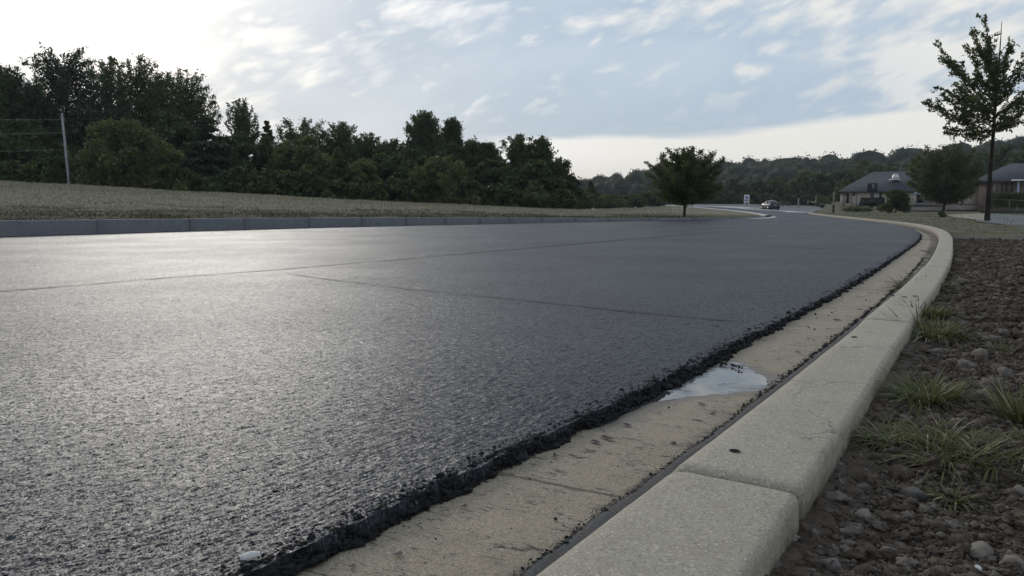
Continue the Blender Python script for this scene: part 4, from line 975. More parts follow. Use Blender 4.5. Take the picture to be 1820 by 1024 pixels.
for (u, vt, hw), b_ in zip(ub, nb):
    D = float(np.interp(u, bku, bk[:, 1])) + 5
    put(u, vt, hw, D, 'shrub', 'leaf_dark' if u % 2 else 'leaf_mid', 'dark undergrowth bush ' + b_, name='bush', cat='bush', group='undergrowth at the foot of the tree line', nl=40, nleaf=4200, cb=.0, ls=.17, limbs=6)

# tall loose tree on the right
bx_, by_, bz_ = UD(1754, 393.5, 38); top = UD(1751, 27, 38)[2]; HT = top - bz_
tp = []
r = np.random.default_rng(11)
def rel(u, v, dy=0.0): x, y, z = UD(u, v, 38); return x - bx_, dy, z - bz_
for u, v, us_, dy, w in [(1751, 27, 165, 0, 1.1), (1736, 52, 150, .3, .9), (1721, 58, 165, -.4, 1), (1772, 64, 160, .5, .8), (1785, 70, 170, -.3, .9), (1806, 76, 175, .2, 1.1), (1828, 84, 180, -.4, 1.1),
        (1668, 72, 190, .3, 1.0), (1661, 106, 200, -.5, 1.2), (1690, 92, 180, .7, .9), (1708, 82, 180, -.2, .8), (1672, 150, 212, .5, 1.1), (1666, 166, 215, -.3, 1.2), (1646, 180, 232, .2, 1.4), (1657, 200, 232, -.6, 1.1),
        (1686, 233, 236, .3, .9), (1710, 250, 240, -.3, .8), (1700, 222, 232, .9, .9), (1850, 110, 190, .2, 1.3), (1862, 150, 205, -.4, 1.3), (1846, 190, 222, .5, 1.2), (1808, 218, 226, -.3, .9), (1796, 226, 228, .4, .7),
        (1815, 130, 190, .9, 1.1), (1740, 110, 180, -1.0, 1.2), (1725, 140, 195, 1.1, 1.2), (1775, 120, 185, 1.2, 1.2), (1700, 180, 215, -1.2, 1.1), (1790, 170, 210, -1.2, 1.1), (1835, 205, 228, 1.0, 1), (1745, 160, 205, 1.6, 1.1), (1765, 190, 220, -1.7, 1), (1730, 200, 225, .8, .8), (1760, 85, 165, .4, 1.1), (1745, 75, 160, -.3, 1)]:
    x, _, z = rel(u, v); sz = rel(1760, us_)[2]; tp.append((x, dy * 1.3, z, sz, w))
branch_tree('slender_tree', (bx_, by_, bz_ - .02), HT * .97, tp, 'tall loose tree with a thin bare trunk at the right edge', 'leaf_young',   .07, 16500, .115, (.10, 0), .11, seed=5, twigs=13)
# island tree
x, y, z = UD(1216, 390.5, 43.5); H = UD(1216, 258, 43.5)[2] - z; Rr = 72 * 43.5 / f
branch_tree('island_tree', (x, y, z), H * .93, domed(46, H * .97, Rr, .33, 21), 'single dense young tree on the tip of the grass island', 'leaf_young', .062, 30000, .075, (.12, 0), .17, seed=8, twigs=8)
x, y, z = UD(1676, 378.5, 75); H = UD(1690, 253, 75)[2] - z; Rr = 66 * 75 / f
branch_tree('garden_tree', (x, y, z), H * .93, domed(46, H * .97, Rr, .24, 33), 'dense rounded tree in front of the two houses', 'leaf_young', .10, 28000, .11, (.8, 0), .30, seed=9, twigs=8)
def shrub(u, vt, vb, hw, D, mat, label, nm='bush', **kw):
    put(u, vt, hw, D, 'shrub', mat, label, vb=vb, name=nm, cat='bush', nl=48, cb=.0, limbs=8, **kw)
put(1594, 336, 26, 77, 'round', 'leaf_young', 'round green shrub before the left house wall', vb=379, name='bush', cat='bush', nl=70, nleaf=15000, ls=.055, cb=.06, limbs=10)
shrub(1675, 374, 390, 8, 48, 'leaf_mid', 'small dark sapling bush by the kerb below the garden tree', nleaf=1500, ls=.04)
shrub(1523, 368, 376, 26, 84, 'leaf_mid', 'low flat green bush on the dry bank below the left house', nleaf=3500, ls=.06)
shrub(1499, 318, 362, 17, 128, 'leaf_light', 'yellowish small tree at the left corner of the left house', nleaf=4200, ls=.17)
shrub(1466, 350, 364, 14, 150, 'leaf_mid', 'low hedge bush left of the house behind the posts', nleaf=2500, ls=.15)
# hedge by the right house
e = empty('hedge', UD(1790, 368.5, 80), 'long dark hedge in front of the right house', 'hedge')
n = 16000; P = np.stack([rng.uniform(-1.7, 5, n), rng.uniform(-.5, .5, n), rng.random(n) ** .7 * 1.35], 1); P[:, 2] *= .8 + .4 * vnoise(P[:, 0] * 1.5, P[:, 1] * 2, 5)
V, F = leaves(P, .055 * rng.lognormal(0, .3, n), rng); mk('foliage', V, F, MAT['leaf_dark'], e, {'tint': ('FACE', rng.random(n) * .7)})
hs = MB()
for xx in np.arange(-1.6, 5, .35): hs.tube([(xx, 0, -.1), (xx + .05, .05, .5), (xx - .05, 0, 1.0)], [.03, .02, .008], 5)
hs.build('stems', MAT['bark'], e)
# mid-distance trees to the right of the island
MT = [(1305, 318, 26, 176, 'leaf_far', 'tree right behind the white sign'), (1345, 322, 30, 182, 'leaf_far', 'olive tree to the right of the white sign'), (1382, 316, 26, 178, 'leaf_mid', 'dark tree above the parked car'),
      (1412, 322, 22, 186, 'leaf_far', 'tree above the pale short post'), (1434, 304, 28, 180, 'leaf_light', 'olive tall tree left of the darkest tree mass'), (1462, 306, 32, 176, 'leaf_dark', 'darkest broad tree behind the wooden posts'),
      (1500, 300, 32, 184, 'leaf_dark', 'dark tree behind the left gable of the house'), (1545, 284, 36, 178, 'leaf_mid', 'tall rounded tree above the left end of the slate roof'), (1590, 288, 34, 182, 'leaf_dark', 'dark tree above the roof vent'),
      (1632, 284, 34, 186, 'leaf_dark', 'dark tree behind the garden tree'), (1700, 278, 36, 170, 'leaf_dark', 'dark tree hidden behind the garden tree crown'), (1748, 270, 34, 160, 'leaf_dark', 'dark tree seen past the tall bare trunk'), (1792, 258, 38, 150, 'leaf_dark', 'large dark tree behind the right house roof'),
      (1840, 250, 45, 140, 'leaf_dark', 'large dark tree cut by the right edge'), (1270, 330, 26, 172, 'leaf_mid', 'tree half hidden by the island tree'), (1235, 335, 24, 175, 'leaf_mid', 'tree behind the island tree trunk'), (1198, 335, 24, 170, 'leaf_mid', 'tree at the left side of the island tree crown')]
for u, vt, hw, D, mt, lb in MT:
    put(u, vt, hw, D, 'round', mt, lb, vb=363.5, name='meadow_tree', group='trees beyond the meadow', nl=60, nleaf=9500, ls=.23, cb=.02)
for u, vt, hw, D, mt, lb in [(1325, 342, 28, 172, 'leaf_mid', 'low bush behind the white sign'), (1365, 343, 28, 173, 'leaf_far', 'low bush behind the parked car'), (1412, 344, 26, 174, 'leaf_far', 'low bush behind the pale short post'), (1448, 346, 24, 172, 'leaf_dark', 'low dark bush behind the thin middle post'), (1285, 343, 26, 170, 'leaf_far', 'low bush left of the white sign')]:
    shrub(u, vt, 363.5, hw, D, mt, lb, nleaf=3600, ls=.27)

# ------------------------------------------------------------------ HILLS with a far-off wood
ru = np.array([850, 960, 1020, 1060, 1130, 1180, 1220, 1290, 1350, 1400, 1430, 1470, 1530, 1560, 1620, 1700, 1760, 1820, 1960, 2300])
rv = np.array([338, 335, 331, 326, 315, 303, 298, 300, 297, 297, 291, 296, 284, 286, 281, 273, 266, 258, 250, 250])
rD = np.interp(ru, [850, 1190, 1290, 1560, 2300], [620, 600, 400, 340, 300])
def ridge(u, k):
    D = np.interp(u, ru, rD); v = np.interp(u, ru, rv)
    z1 = CH + D * (HZ - v) / f - 9; D0 = 215; d = D0 + (D - D0) * k
    z = -.3 + (z1 + .3) * sm(0, 1, np.minimum(k, 1)) ** .9 - np.maximum(k - 1, 0) * 20
    return (u - 910) / f * d, d, z
us = np.linspace(850, 2300, 90); ks = np.linspace(0, 1.6, 30); Ug, Kg = np.meshgrid(us, ks, indexing='ij'); x, y, z = ridge(Ug, Kg)
z += (fbm(x * .03, y * .03, 3, 120) - .5) * 5 * np.minimum(Kg, 1)
tag(mk('hills', np.stack([x, y, z], -1).reshape(-1, 3), grid(90, 30)[:, ::-1], MAT['hill'], smooth=True), kind='structure')
def woods(nT, seed, leafn, ls):
    r = np.random.default_rng(seed); u = r.uniform(880, 1990, nT); k = r.uniform(.05, 1.03, nT) ** .8; k[:nT // 3] = r.uniform(.9, 1.03, nT // 3); x, y, z = ridge(u, k)
    z = z + (fbm(x * .03, y * .03, 3, 120) - .5) * 5 * np.minimum(k, 1)
    Rr = r.uniform(2.6, 5.2, nT) * np.where(r.random(nT) < .2, 1.25, 1); V0, F0 = ICO[2]; nv = len(V0)
    sc = np.stack([r.uniform(.9, 1.2, nT), r.uniform(.9, 1.2, nT), r.uniform(.95, 1.35, nT)], 1); C = np.stack([x, y, z + Rr * .9], 1)
    def disp(D, i):                     # lobed radius in direction D for tree i
        q = 1.0
        for kk, am in ((2.3, .10), (4.6, .10), (8.5, .07)): q = q + am * np.sin(np.einsum('...k,...k->...', D, W_[kk][i]) + PH[kk][i])
        return q
    W_ = {kk: r.normal(size=(nT, 3)) * kk for kk in (2.3, 4.6, 8.5)}; PH = {kk: r.random(nT) * 6.28 for kk in (2.3, 4.6, 8.5)}
    ti = np.arange(nT); Vc = V0[None] * (disp(V0[None, :, :] + np.zeros((nT, 1, 1)), ti[:, None]) * .86)[..., None] * sc[:, None] * Rr[:, None, None] + C[:, None]
    Fc = (F0[None] + (ti * nv)[:, None, None]).reshape(-1, 3)
    idx = np.repeat(ti, leafn); d = r.normal(size=(len(idx), 3)); d /= np.linalg.norm(d, axis=1)[:, None]
    P = d * (disp(d, idx) * r.uniform(.84, 1.03, len(idx)))[:, None] * sc[idx] * Rr[idx, None] + C[idx]
    v2, f2 = leaves(P, ls * r.lognormal(0, .25, len(idx)), r, .6)
    tt = r.random(nT) * .75
    return np.concatenate([Vc.reshape(-1, 3), v2]), [Fc, f2 + nT * nv], np.concatenate([np.zeros(len(Fc)), np.clip(tt[idx] + r.normal(0, .18, len(idx)), 0, 1)]), np.concatenate([np.ones(len(Fc)), np.zeros(len(f2))])
V, F, t, mi = woods(1000, 40, 420, .42)
tag(mk('hill_wood', V, F, [MAT['leaf_far'], MAT['hill']], attrs={'tint': ('FACE', t)}, midx=mi), 'continuous far-off wood covering the bluish hills', 'wood', kind='stuff')

# ------------------------------------------------------------------ HOUSES
def az(u): return -math.atan((u - 910) / f)
def house_left():
    D = 112; u0 = 1600; x, y, z = UD(u0, 367, D); s = D / f / math.cos(az(u0))
    e = empty('house', (x, y, z), 'tan house with long slate hip roof and metal roof vent beyond the kerb bend', 'house', None, az(u0))
    X = lambda u: (u - u0) * s * .96
    Z = lambda v: (367 - v) * D / f
    ev = Z(340.5); L, Rr = X(1507), X(1702); dp = 8.5
    w = MB(); w.box(L, Rr, 0, dp, -.6, ev); w.build('wall', MAT['siding'], e)
    rf = MB(); l, r_, y0, y1 = L - .45, Rr + .45, -.5, dp + .5; rz = Z(303.5); ra, rb = X(1554), X(1655); ym = dp / 2
    V = [(l, y0, ev), (r_, y0, ev), (r_, y1, ev), (l, y1, ev), (ra, ym, rz), (rb, ym, rz)]; V += [(a, b, c - .16) for a, b, c in V[:4]]
    rf.add(V, [(0, 1, 5, 4), (1, 2, 5), (2, 3, 4, 5), (3, 0, 4), (6, 7, 1, 0), (7, 8, 2, 1), (8, 9, 3, 2), (9, 6, 0, 3), (9, 8, 7, 6)])
    ro = rf.build('roof', MAT['roof'], e)
    g = MB(); g.box(l, r_, y0 - .06, y0 - .003, ev - .14, ev + .02); g.build('gutter_board', MAT['dark_wood'], ro)
    # dormer below the vent
    c = X(1591); yf = 1.0; zb = Z(340); d = MB()
    d.add([(c - 1.4, yf - 1.2, zb + .12), (c + 1.4, yf - 1.2, zb + .12), (c + .45, yf - .6, Z(325)), (c - .45, yf - .6, Z(325)), (c - .45, 3.6, Z(325)), (c + .45, 3.6, Z(325)), (c - 1.4, 2.2, zb + .15), (c + 1.4, 2.2, zb + .15)],
          [(0, 1, 2, 3), (3, 2, 5, 4), (0, 3, 4, 6), (1, 7, 5, 2)]); d.build('dormer', MAT['roof'], e)
    n_ = MB(); n_.lathe([(.62, 0), (.5, .55)], 16, (c, 1.1, Z(328))); nk = n_.build('vent_neck', MAT['dark'], e)
    b_ = MB(); b_.lathe([(.45, 0), (.82, .05), (.80, .13), (.5, .22)], 20, (c - .08, 1.1, Z(321.3))); b_.build('vent_brim', MAT['metal'], e)
    q = MB(); q.lathe([(.50 * math.cos(a) ** .7, .75 * math.sin(a)) for a in np.linspace(.05, 1.5, 8)], 20, (c, 1.1, Z(318.5))); q.build('vent_dome', MAT['metal'], e, True)
    def opening(u0_, u1_, v0, v1, nm='window', mat='dark', fr='siding', yy=-.02):
        b = MB(); b.box(X(u0_), X(u1_), yy - .03, yy + .03, Z(v1), Z(v0)); o = b.build(nm, MAT[mat], e)
        t = .07; b = MB(); a0, a1, b0, b1 = X(u0_), X(u1_), Z(v1), Z(v0)
        b.box(a0 - t, a0, yy - .05, yy + .02, b0, b1); b.box(a1, a1 + t, yy - .05, yy + .02, b0, b1); b.box(a0 - t, a1 + t, yy - .052, yy + .021, b1, b1 + t)
        b.build('frame', MAT[fr], o); return o
    opening(1517, 1520.5, 344, 361, 'door', 'dark', 'wood'); opening(1527, 1529.5, 343.5, 348, 'window', 'dark', 'wood'); opening(1568, 1571, 343, 352, 'window', 'dark', 'wood')
    for u in (1511, 1513.5, 1524, 1532): 
        b = MB(); b.box(X(u), X(u) + .09, -.04, -.002, -.3, ev - .2); b.build('corner_board', MAT['wood'], e)
    # lower wing to the right
    a0, a1 = X(1616), X(1700); wz = Z(353); b = MB(); b.box(a0, a1, -2.6, -.004, -.8, wz); b.build('wing_wall', MAT['blockwall'], e)
    b = MB(); b.add([(X(1634), -2.95, wz - .05), (a1 + .3, -2.95, wz - .05), (a1 + .3, -.01, Z(342)), (X(1634), -.01, Z(342)), (X(1634), -2.95, wz - .17), (a1 + .3, -2.95, wz - .17), (a1 + .3, -.01, Z(344)), (X(1634), -.01, Z(344))],
                     [(0, 1, 2, 3), (7, 6, 5, 4), (0, 4, 5, 1), (1, 5, 6, 2), (3, 2, 6, 7), (0, 3, 7, 4)]); b.build('wing_roof', MAT['roof'], e)
    b = MB(); b.box(X(1620), X(1634), -2.66, -2.0, Z(363), Z(342)); b.build('porch', MAT['siding'], e)
    o = opening(1623.5, 1632.5, 347, 361.5, 'window', 'dark', 'wood', -2.69)
    b = MB(); b.box(X(1619.5), X(1634), -2.95, -2.60, Z(347), Z(343)); b.build('awning', MAT['pale_blue'], o)
    b = MB(); b.box(X(1621), X(1634), -2.9, -2.662, Z(363.2), Z(361.7)); b.build('sill', MAT['pale_blue'], o)
house_left()
def house_right():
    D = 88; u0 = 1800; x, y, z = UD(u0, 364, D); s = D / f / math.cos(az(u0))
    e = empty('house', (x, y, z), 'brown brick house with a slate hip roof and pale fascia at the right edge', 'house', None, az(u0))
    X = lambda u: (u - u0) * s * .95
    Z = lambda v: (364 - v) * D / f
    L, Rr = X(1752), X(1875); ev = Z(321.5); dp = 8
    w = MB(); w.box(L, Rr, 0, dp, -.8, ev); w.build('wall', MAT['brick'], e)
    rf = MB(); l, r_, y0, y1 = L - .6, Rr + .6, -.7, dp + .7; rz = Z(289); ra, rb = X(1793), X(1801)
    V = [(l, y0, ev), (r_, y0, ev + .02), (r_, y1, ev), (l, y1, ev), (ra, dp / 2, rz), (rb + 1, dp / 2, rz)]; V += [(a, b, c - .14) for a, b, c in V[:4]]
    rf.add(V, [(0, 1, 5, 4), (1, 2, 5), (2, 3, 4, 5), (3, 0, 4), (6, 7, 1, 0), (7, 8, 2, 1), (8, 9, 3, 2), (9, 6, 0, 3), (9, 8, 7, 6)]); ro = rf.build('roof', MAT['roof'], e)
    b = MB(); b.box(X(1796), r_, y0 - .07, y0 - .004, ev - .08, ev + .09); b.build('gutter_board', MAT['white'], ro)
    for u, w_ in ((1774, 3.4), (1784, 2.4), (1790, 2.8), (1797, 2.6)):
        b = MB(); b.box(X(u - w_ / 2), X(u + w_ / 2), -.05, -.003, Z(342), Z(325)); o = b.build('window', MAT['curtain' if u < 1780 else 'glass'], e)
        b = MB(); b.box(X(u - w_ / 2) - .06, X(u - w_ / 2) - .002, -.08, -.002, Z(342), Z(325)); b.box(X(u + w_ / 2) + .002, X(u + w_ / 2) + .06, -.08, -.002, Z(342), Z(325)); b.build('frame', MAT['wood'], o)
    b = MB(); b.box(X(1804.5), X(1807.5), -.62, -.44, -.6, ev - .16); b.build('porch_column', MAT['pale_blue'], e)
    b = MB(); b.box(X(1846), X(1849), -.62, -.44, -.6, ev - .16); b.build('porch_column', MAT['pale_blue'], e)
    # wing at the left with a pale window
    b = MB(); b.box(X(1722), L - .003, 1.2, 6.5, -.8, Z(329)); b.build('wing_wall', MAT['siding'], e)
    b = MB(); b.prism([(.8, Z(329.5)), (6.9, Z(329.5)), (4.5, Z(322))], X(1720), L - .004); b.build('wing_roof', MAT['roof'], e)
    b = MB(); b.box(X(1736), X(1745.5), 1.13, 1.19, Z(341), Z(330)); b.build('window', MAT['pale_blue'], e)
house_right()
# carport and walls
D = 97; x, y, z = UD(1716, 365, D); s = D / f / math.cos(az(1716)); e = empty('carport', (x, y, z), 'low open shed with a pale flat roof between the garden tree and the bare trunk', 'shed', None, az(1716))
X = lambda u: (u - 1716) * s
Z = lambda v: (365 - v) * D / f
b = MB(); b.box(X(1693), X(1734), -.4, 4.2, Z(349), Z(345.3)); b.build('roof', MAT['pale_blue'], e)
b = MB(); b.box(X(1694), X(1740), 3.6, 4, -.3, Z(350)); b.box(X(1738), X(1741), 0, 3.59, -.3, Z(350)); b.build('wall', MAT['dark_wood'], e)
for u in (1694.5, 1741.5): b = MB(); b.box(X(u) - .12, X(u) + .12, -.15, .09, -.5, Z(349.3)); b.build('post', MAT['siding'], e)
def wall(u0, u1, vt, vb, D, mat, label, cap='dark_wood'):
    um = (u0 + u1) / 2; x, y, z = UD(um, vb, D); s = D / f / math.cos(az(um)); e = empty('garden_wall', (x, y, z), label, 'wall', None, az(um)); hh = (vb - vt) * D / f
    b = MB(); b.box((u0 - um) * s, (u1 - um) * s, 0, .3, -.4, hh); b.build('wall_body', MAT[mat], e)
    b = MB(); b.box((u0 - um) * s - .03, (u1 - um) * s + .03, -.05, .35, hh + .002, hh + .1); b.build('coping', MAT[cap], e)
    b = MB(); b.box((u0 - um) * s, (u1 - um) * s, -.08, -.003, -.4, .1); b.build('plinth', MAT['dark_wood'], e)
wall(1616, 1668, 367, 376, 90, 'blockwall', 'low pinkish wall under the window of the tan house')
wall(1681, 1754, 363.5, 374.5, 91, 'blockwall', 'low brown wall in front of the open shed', 'blockwall')
wall(1756, 1840, 374, 379, 74, 'stone', 'very low grey retaining wall along the side street', 'pale_stone')
rock('landscape_stone', 1761, 369.8, .3, .22, MAT['white_stone'], 'white boulder beside the bare trunk on the low wall', 'stone', flat=.5)
# rail by the right house
e = empty('rail_fence', UD(1790, 362, 74), 'thin single rail fence in front of the dark hedge', 'fence'); b = MB()
b.tube([(-1.9, 0, .42), (1, -.1, .30), (4, -.2, .20)], .022, 6); b.build('rail', MAT['wood'], e)
for xx, zz in ((-1.8, .42), (.2, .33), (2.2, .25), (3.9, .2)): b = MB(); b.tube([(xx, 0, -.6), (xx, 0, zz)], .03, 6); b.build('post', MAT['wood'], e)

# ------------------------------------------------------------------ posts, sign, notice board, car, pole
def post(u, vt, vb, wpx, D, label, mat='wood', lean=0.0, cap=False, bandmat=None):
    x, y, z = UD(u, vb, D); h = (vb - vt) * D / f; r = wpx / 2 * D / f
    e = empty('wooden_post', (x, y, z), label, 'post'); b = MB(); b.tube([(0, 0, -.3), (lean * .5, 0, h * .5), (lean, 0, h)], [r, r * .96, r * .9], 10); b.build('shaft', MAT[mat], e, True)
    b = MB(); b.lathe([(r * 1.25, 0), (r * 1.3, r * .5), (r * .6, r * 1.1)], 10, (lean, 0, h - r * .4)); b.build('cap', MAT[mat], e)
    b = MB(); b.lathe([(r * 1.12, -.3), (r * 1.1, h * .36), (r * .98, h * .4)], 10); b.build('dark_base', MAT['dark_wood'] if bandmat is None else MAT[bandmat], e)
post(1481, 343, 378, 3.2, 76, 'weathered wooden post on the dry bank, nearest of the posts')
post(1419, 353, 366.5, 2.0, 142, 'short pale post at the road edge right of the car', 'pole', 0, bandmat='pole')
post(1450, 348.5, 362.5, 2.4, 160, 'thin pale post out in the meadow, middle of the posts', 'wood', bandmat='wood')
post(1436, 356, 364, 2.0, 165, 'short greyish stub post in the meadow', 'wood', bandmat='wood')
# sign
x, y, z = UD(1327, 362.6, 150); s = 150 / f; e = empty('sign', (x, y, z), 'small white upright sign with blue lettering beyond the car', 'sign', None, az(1327) + .1)
b = MB(); b.box(-4.6 * s, 4.6 * s, 0, .12, 1.2 * s, 16 * s, .02); pn = b.build('panel', MAT['white'], e)
b = MB()
for sgn in (-1, 1): b.box(sgn * 3.8 * s - .05, sgn * 3.8 * s + .05, .02, .1, -.4, 1.3 * s)
b.build('legs', MAT['white'], e)
b = MB(); rr = np.random.default_rng(4)
for row, (v0, hh, xa, xb) in enumerate([(11.6, 2.2, -3.0, 2.6), (9.9, 1.3, -2.8, 3.0), (7.9, 1.2, -1.6, 1.4), (5.2, 2.1, -3.2, 2.8), (2.2, .8, -2.6, 2.6)]):
    xx = xa
    while xx < xb: ww = rr.uniform(.5, .95); b.box(xx * s, (xx + ww) * s, -.012, -.002, v0 * s, (v0 + hh * rr.uniform(.75, 1)) * s); xx += ww + .18
b.build('lettering', MAT['blue'], pn)
# notice board and timber bin in front of the tan house
x, y, z = UD(1549, 365, 104); s = 104 / f; e = empty('notice_board', (x, y, z), 'dark board on a thick post with a pale slit, before the tan house', 'sign board', None, az(1549))
b = MB(); b.box(-8.3 * s, 8.3 * s, -.1, .1, 24 * s, 39 * s, .02); pn = b.build('board', MAT['dark'], e)
b = MB(); b.box(-3 * s, 3.2 * s, -.09, .09, -.3, 24 * s - .002); b.build('post', MAT['dark'], e)
b = MB(); b.prism([(-.5 * s, 30 * s), (2.6 * s, 30 * s), (2.2 * s, 36 * s), (1.2 * s, 38 * s)], -.118, -.102, 'y'); b.build('pale_slit', MAT['pale_blue'], pn)
x, y, z = UD(1549, 365, 102); s = 102 / f; e = empty('timber_bin', (x, y, z), 'long dark timber bin with a slanted end below the dark board', 'bin', None, az(1549))
b = MB(); b.prism([(-21 * s, -.1), (21 * s, -.1), (21 * s, 12.5 * s), (-18 * s, 12.5 * s)], -.9, .9, 'y'); b.build('body', MAT['dark_wood'], e)
b = MB(); b.box(-18.5 * s, 21.5 * s, -.98, .98, 12.5 * s + .003, 13.6 * s); b.build('lid', MAT['dark_wood'], e)
b = MB(); b.box(-7 * s, 9 * s, -.94, -.903, .5 * s, 11.5 * s); b.build('hatch', MAT['dark'], e)
# little drain box and bench past the car
x, y, z = UD(1462, 366.8, 128); e = empty('drain_box', (x, y, z), 'small dark flat slab on stubs at the end of the dry bank', 'drain', None, az(1462)); s = 128 / f
b = MB(); b.box(-5 * s, 5 * s, -.5, .5, 1.5 * s, 3.2 * s, .02); b.build('slab', MAT['dark_wood'], e)
b = MB(); b.box(-3.5 * s, 3.5 * s, -.4, .4, -.4, 1.5 * s - .002); b.build('base', MAT['dark'], e)
x, y, z = UD(1396, 366.5, 150); s = 150 / f; e = empty('picnic_table', (x, y, z), 'rough grey picnic table beyond the parked car', 'table', None, az(1396) + .3)
b = MB(); b.box(-8 * s, 8 * s, -.4, .4, 7 * s, 7.8 * s); b.build('tabletop', MAT['wood'], e)
for yy in (-.85, .72): b = MB(); b.box(-8 * s, 8 * s, yy, yy + .25, 4 * s, 4.7 * s); b.build('bench', MAT['wood'], e)
for xx in (-5, 5): b = MB(); b.tube([(xx * s, -.75, -.3), (xx * s, .2, 7 * s)], .05, 6); b.tube([(xx * s + .1, .75, -.3), (xx * s + .1, -.2, 7 * s)], .05, 6); b.build('leg', MAT['dark_wood'], e)

def car():
    x, y, z = UD(1378, 373.3, 127); e = empty('parked_car', (x, y, z), 'dark rounded car seen from behind at the far junction', 'car', None, az(1378) + .42)
    # stations along the length: y, half width, belt z, roof z (rear at y=0, front +)
    st = [(0, .70, .78, .80), (.06, .80, .86, .92), (.35, .86, .92, 1.22), (.8, .88, .95, 1.42), (1.5, .90, .95, 1.50), (2.3, .90, .94, 1.46), (2.9, .89, .93, 1.22), (3.3, .88, .90, .98), (3.9, .84, .82, .86), (4.2, .72, .68, .70), (4.28, .6, .55, .56)]
    V = []; n = None
    for yy, hw, bz, rz in st:
        tw = hw * (.97 if rz - bz < .12 else .74); lo = .24 if .1 < yy < 4.2 else .36
        q = [(-hw * .9, lo), (-hw, lo + .16), (-hw * 1.0, (lo + bz) / 2 + .1), (-hw * .96, bz), (-tw, bz + (rz - bz) * .72), (-tw * .8, rz - .02), (-tw * .4, rz + .02)]
        q = q + [(0, rz + .03)] + [(-a, b) for a, b in q[::-1]]; n = len(q); V += [(a, yy, b) for a, b in q]
    F = [tuple(i) for i in grid(len(st), n)] + [tuple((i * n + n - 1, i * n, (i + 1) * n, (i + 1) * n + n - 1)) for i in range(len(st) - 1)] + [tuple(range(n)), tuple(range((len(st) - 1) * n, len(st) * n))]
    bd = MB().add(V, F).build('body', MAT['paint'], e, True)
    def pane(P, nm='window'): b = MB().add(P, [tuple(range(len(P)))]); o = b.build(nm, MAT['glass'], e); md = o.modifiers.new('s', 'SOLIDIFY'); md.thickness = .012; md.offset = 0; return o
    pane([(-.60, .17, 1.02), (.60, .17, 1.02), (.52, .56, 1.37), (-.52, .56, 1.37)], 'rear_window')
    for sg in (-1, 1): pane([(sg * .875, .75, 1.0), (sg * .885, 2.6, 1.0), (sg * .74, 2.2, 1.36), (sg * .74, 1.0, 1.38)], 'side_window')
    for sg in (-1, 1):
        b = MB(); b.box(sg * .70 - .12, sg * .70 + .12, -.015, .08, .80, .93, .02); b.build('tail_light', MAT['red'], e)
        for yy in (.85, 3.4):
            w = MB(); prof = [(.2, -.1), (.31, -.1), (.33, -.06), (.33, .06), (.31, .1), (.2, .1)]; a = np.arange(20) * math.pi / 10
            V = [(sg * .80 + xx, yy + r_ * math.cos(t), .33 + r_ * math.sin(t)) for r_, xx in prof for t in a]; Fq = [(i * 20 + j, i * 20 + (j + 1) % 20, ((i + 1) % 6) * 20 + (j + 1) % 20, ((i + 1) % 6) * 20 + j) for i in range(6) for j in range(20)]
            o = w.add(V, Fq).build('wheel', MAT['rubber'], e); q = MB(); q.tube([(sg * .76, yy, .33), (sg * .895, yy, .33)], .2, 16); q.build('rim', MAT['rim'], o)
        b = MB(); b.box(min(sg * .88, sg * 1.03), max(sg * .88, sg * 1.03), 2.55, 2.68, .98, 1.1, .03); b.build('mirror', MAT['paint'], e)
    b = MB(); b.box(-.78, .78, -.07, .1, .36, .56, .03); b.build('bumper', MAT['paint'], e)
    b = MB(); b.box(-.24, .24, -.03, -.003, .66, .78); b.build('number_plate', MAT['plate'], e)
    b = MB(); b.box(-.6, .6, .1, 4.1, .17, .25); b.build('underbody', MAT['rubber'], e)
car()
# pale utility pole and wires on the left
D = 59; x, y, z = UD(123.5, 330, D); x2, y2, z2 = UD(110, 204, D)
e = empty('utility_pole', (x, y, z), 'pale grey leaning pole at the crest of the field', 'pole'); b = MB(); hh = z2 - z
b.tube([(0, 0, -.5), ((x2 - x) * .5, 0, hh * .5), (x2 - x, 0, hh)], [.10, .09, .075], 12); b.build('shaft', MAT['pole'], e, True)
b = MB(); b.lathe([(.09, 0), (.09, .05), (.04, .09)], 12, (x2 - x, 0, hh)); b.build('cap', MAT['pole'], e)
for vv, vl, lb in ((213, 204, 'uppermost thin wire running left from the pale pole'), (236, 234, 'middle thin wire running left from the pale pole'), (266, 267, 'lowest thin wire running left from the pale pole')):
    uu = 110 + (vv - 204) / (330 - 204) * 13.5; a = np.array(UD(uu - 1, vv, D)); c = np.array(UD(-200, vl, D + 2)); t = np.linspace(0, 1, 14)[:, None]; P = a + (c - a) * t; P[:, 2] -= .12 * (4 * t * (1 - t))[:, 0]
    b = MB(); b.tube(P - P[0], .009, 5); o = b.build('wire', MAT['wire']); o.location = tuple(P[0]); tag(o, lb, 'wire', 'wires on the pale pole')

# ------------------------------------------------------------------ AIR
b = MB(); b.box(-1200, 1200, -1200, 1200, -1.4, 62)
hz = bpy.data.materials.new('haze'); hz.use_nodes = True; nt = hz.node_tree
nt.nodes.remove(nt.nodes['Principled BSDF']); pv = nt.nodes.new('ShaderNodeVolumePrincipled')
pv.inputs['Color'].default_value = (.80, .86, .95, 1); pv.inputs['Density'].default_value = .00022; pv.inputs['Anisotropy'].default_value = .1
nt.links.new(pv.outputs[0], nt.nodes['Material Output'].inputs['Volume'])
tag(b.build('haze', hz), kind='stuff')

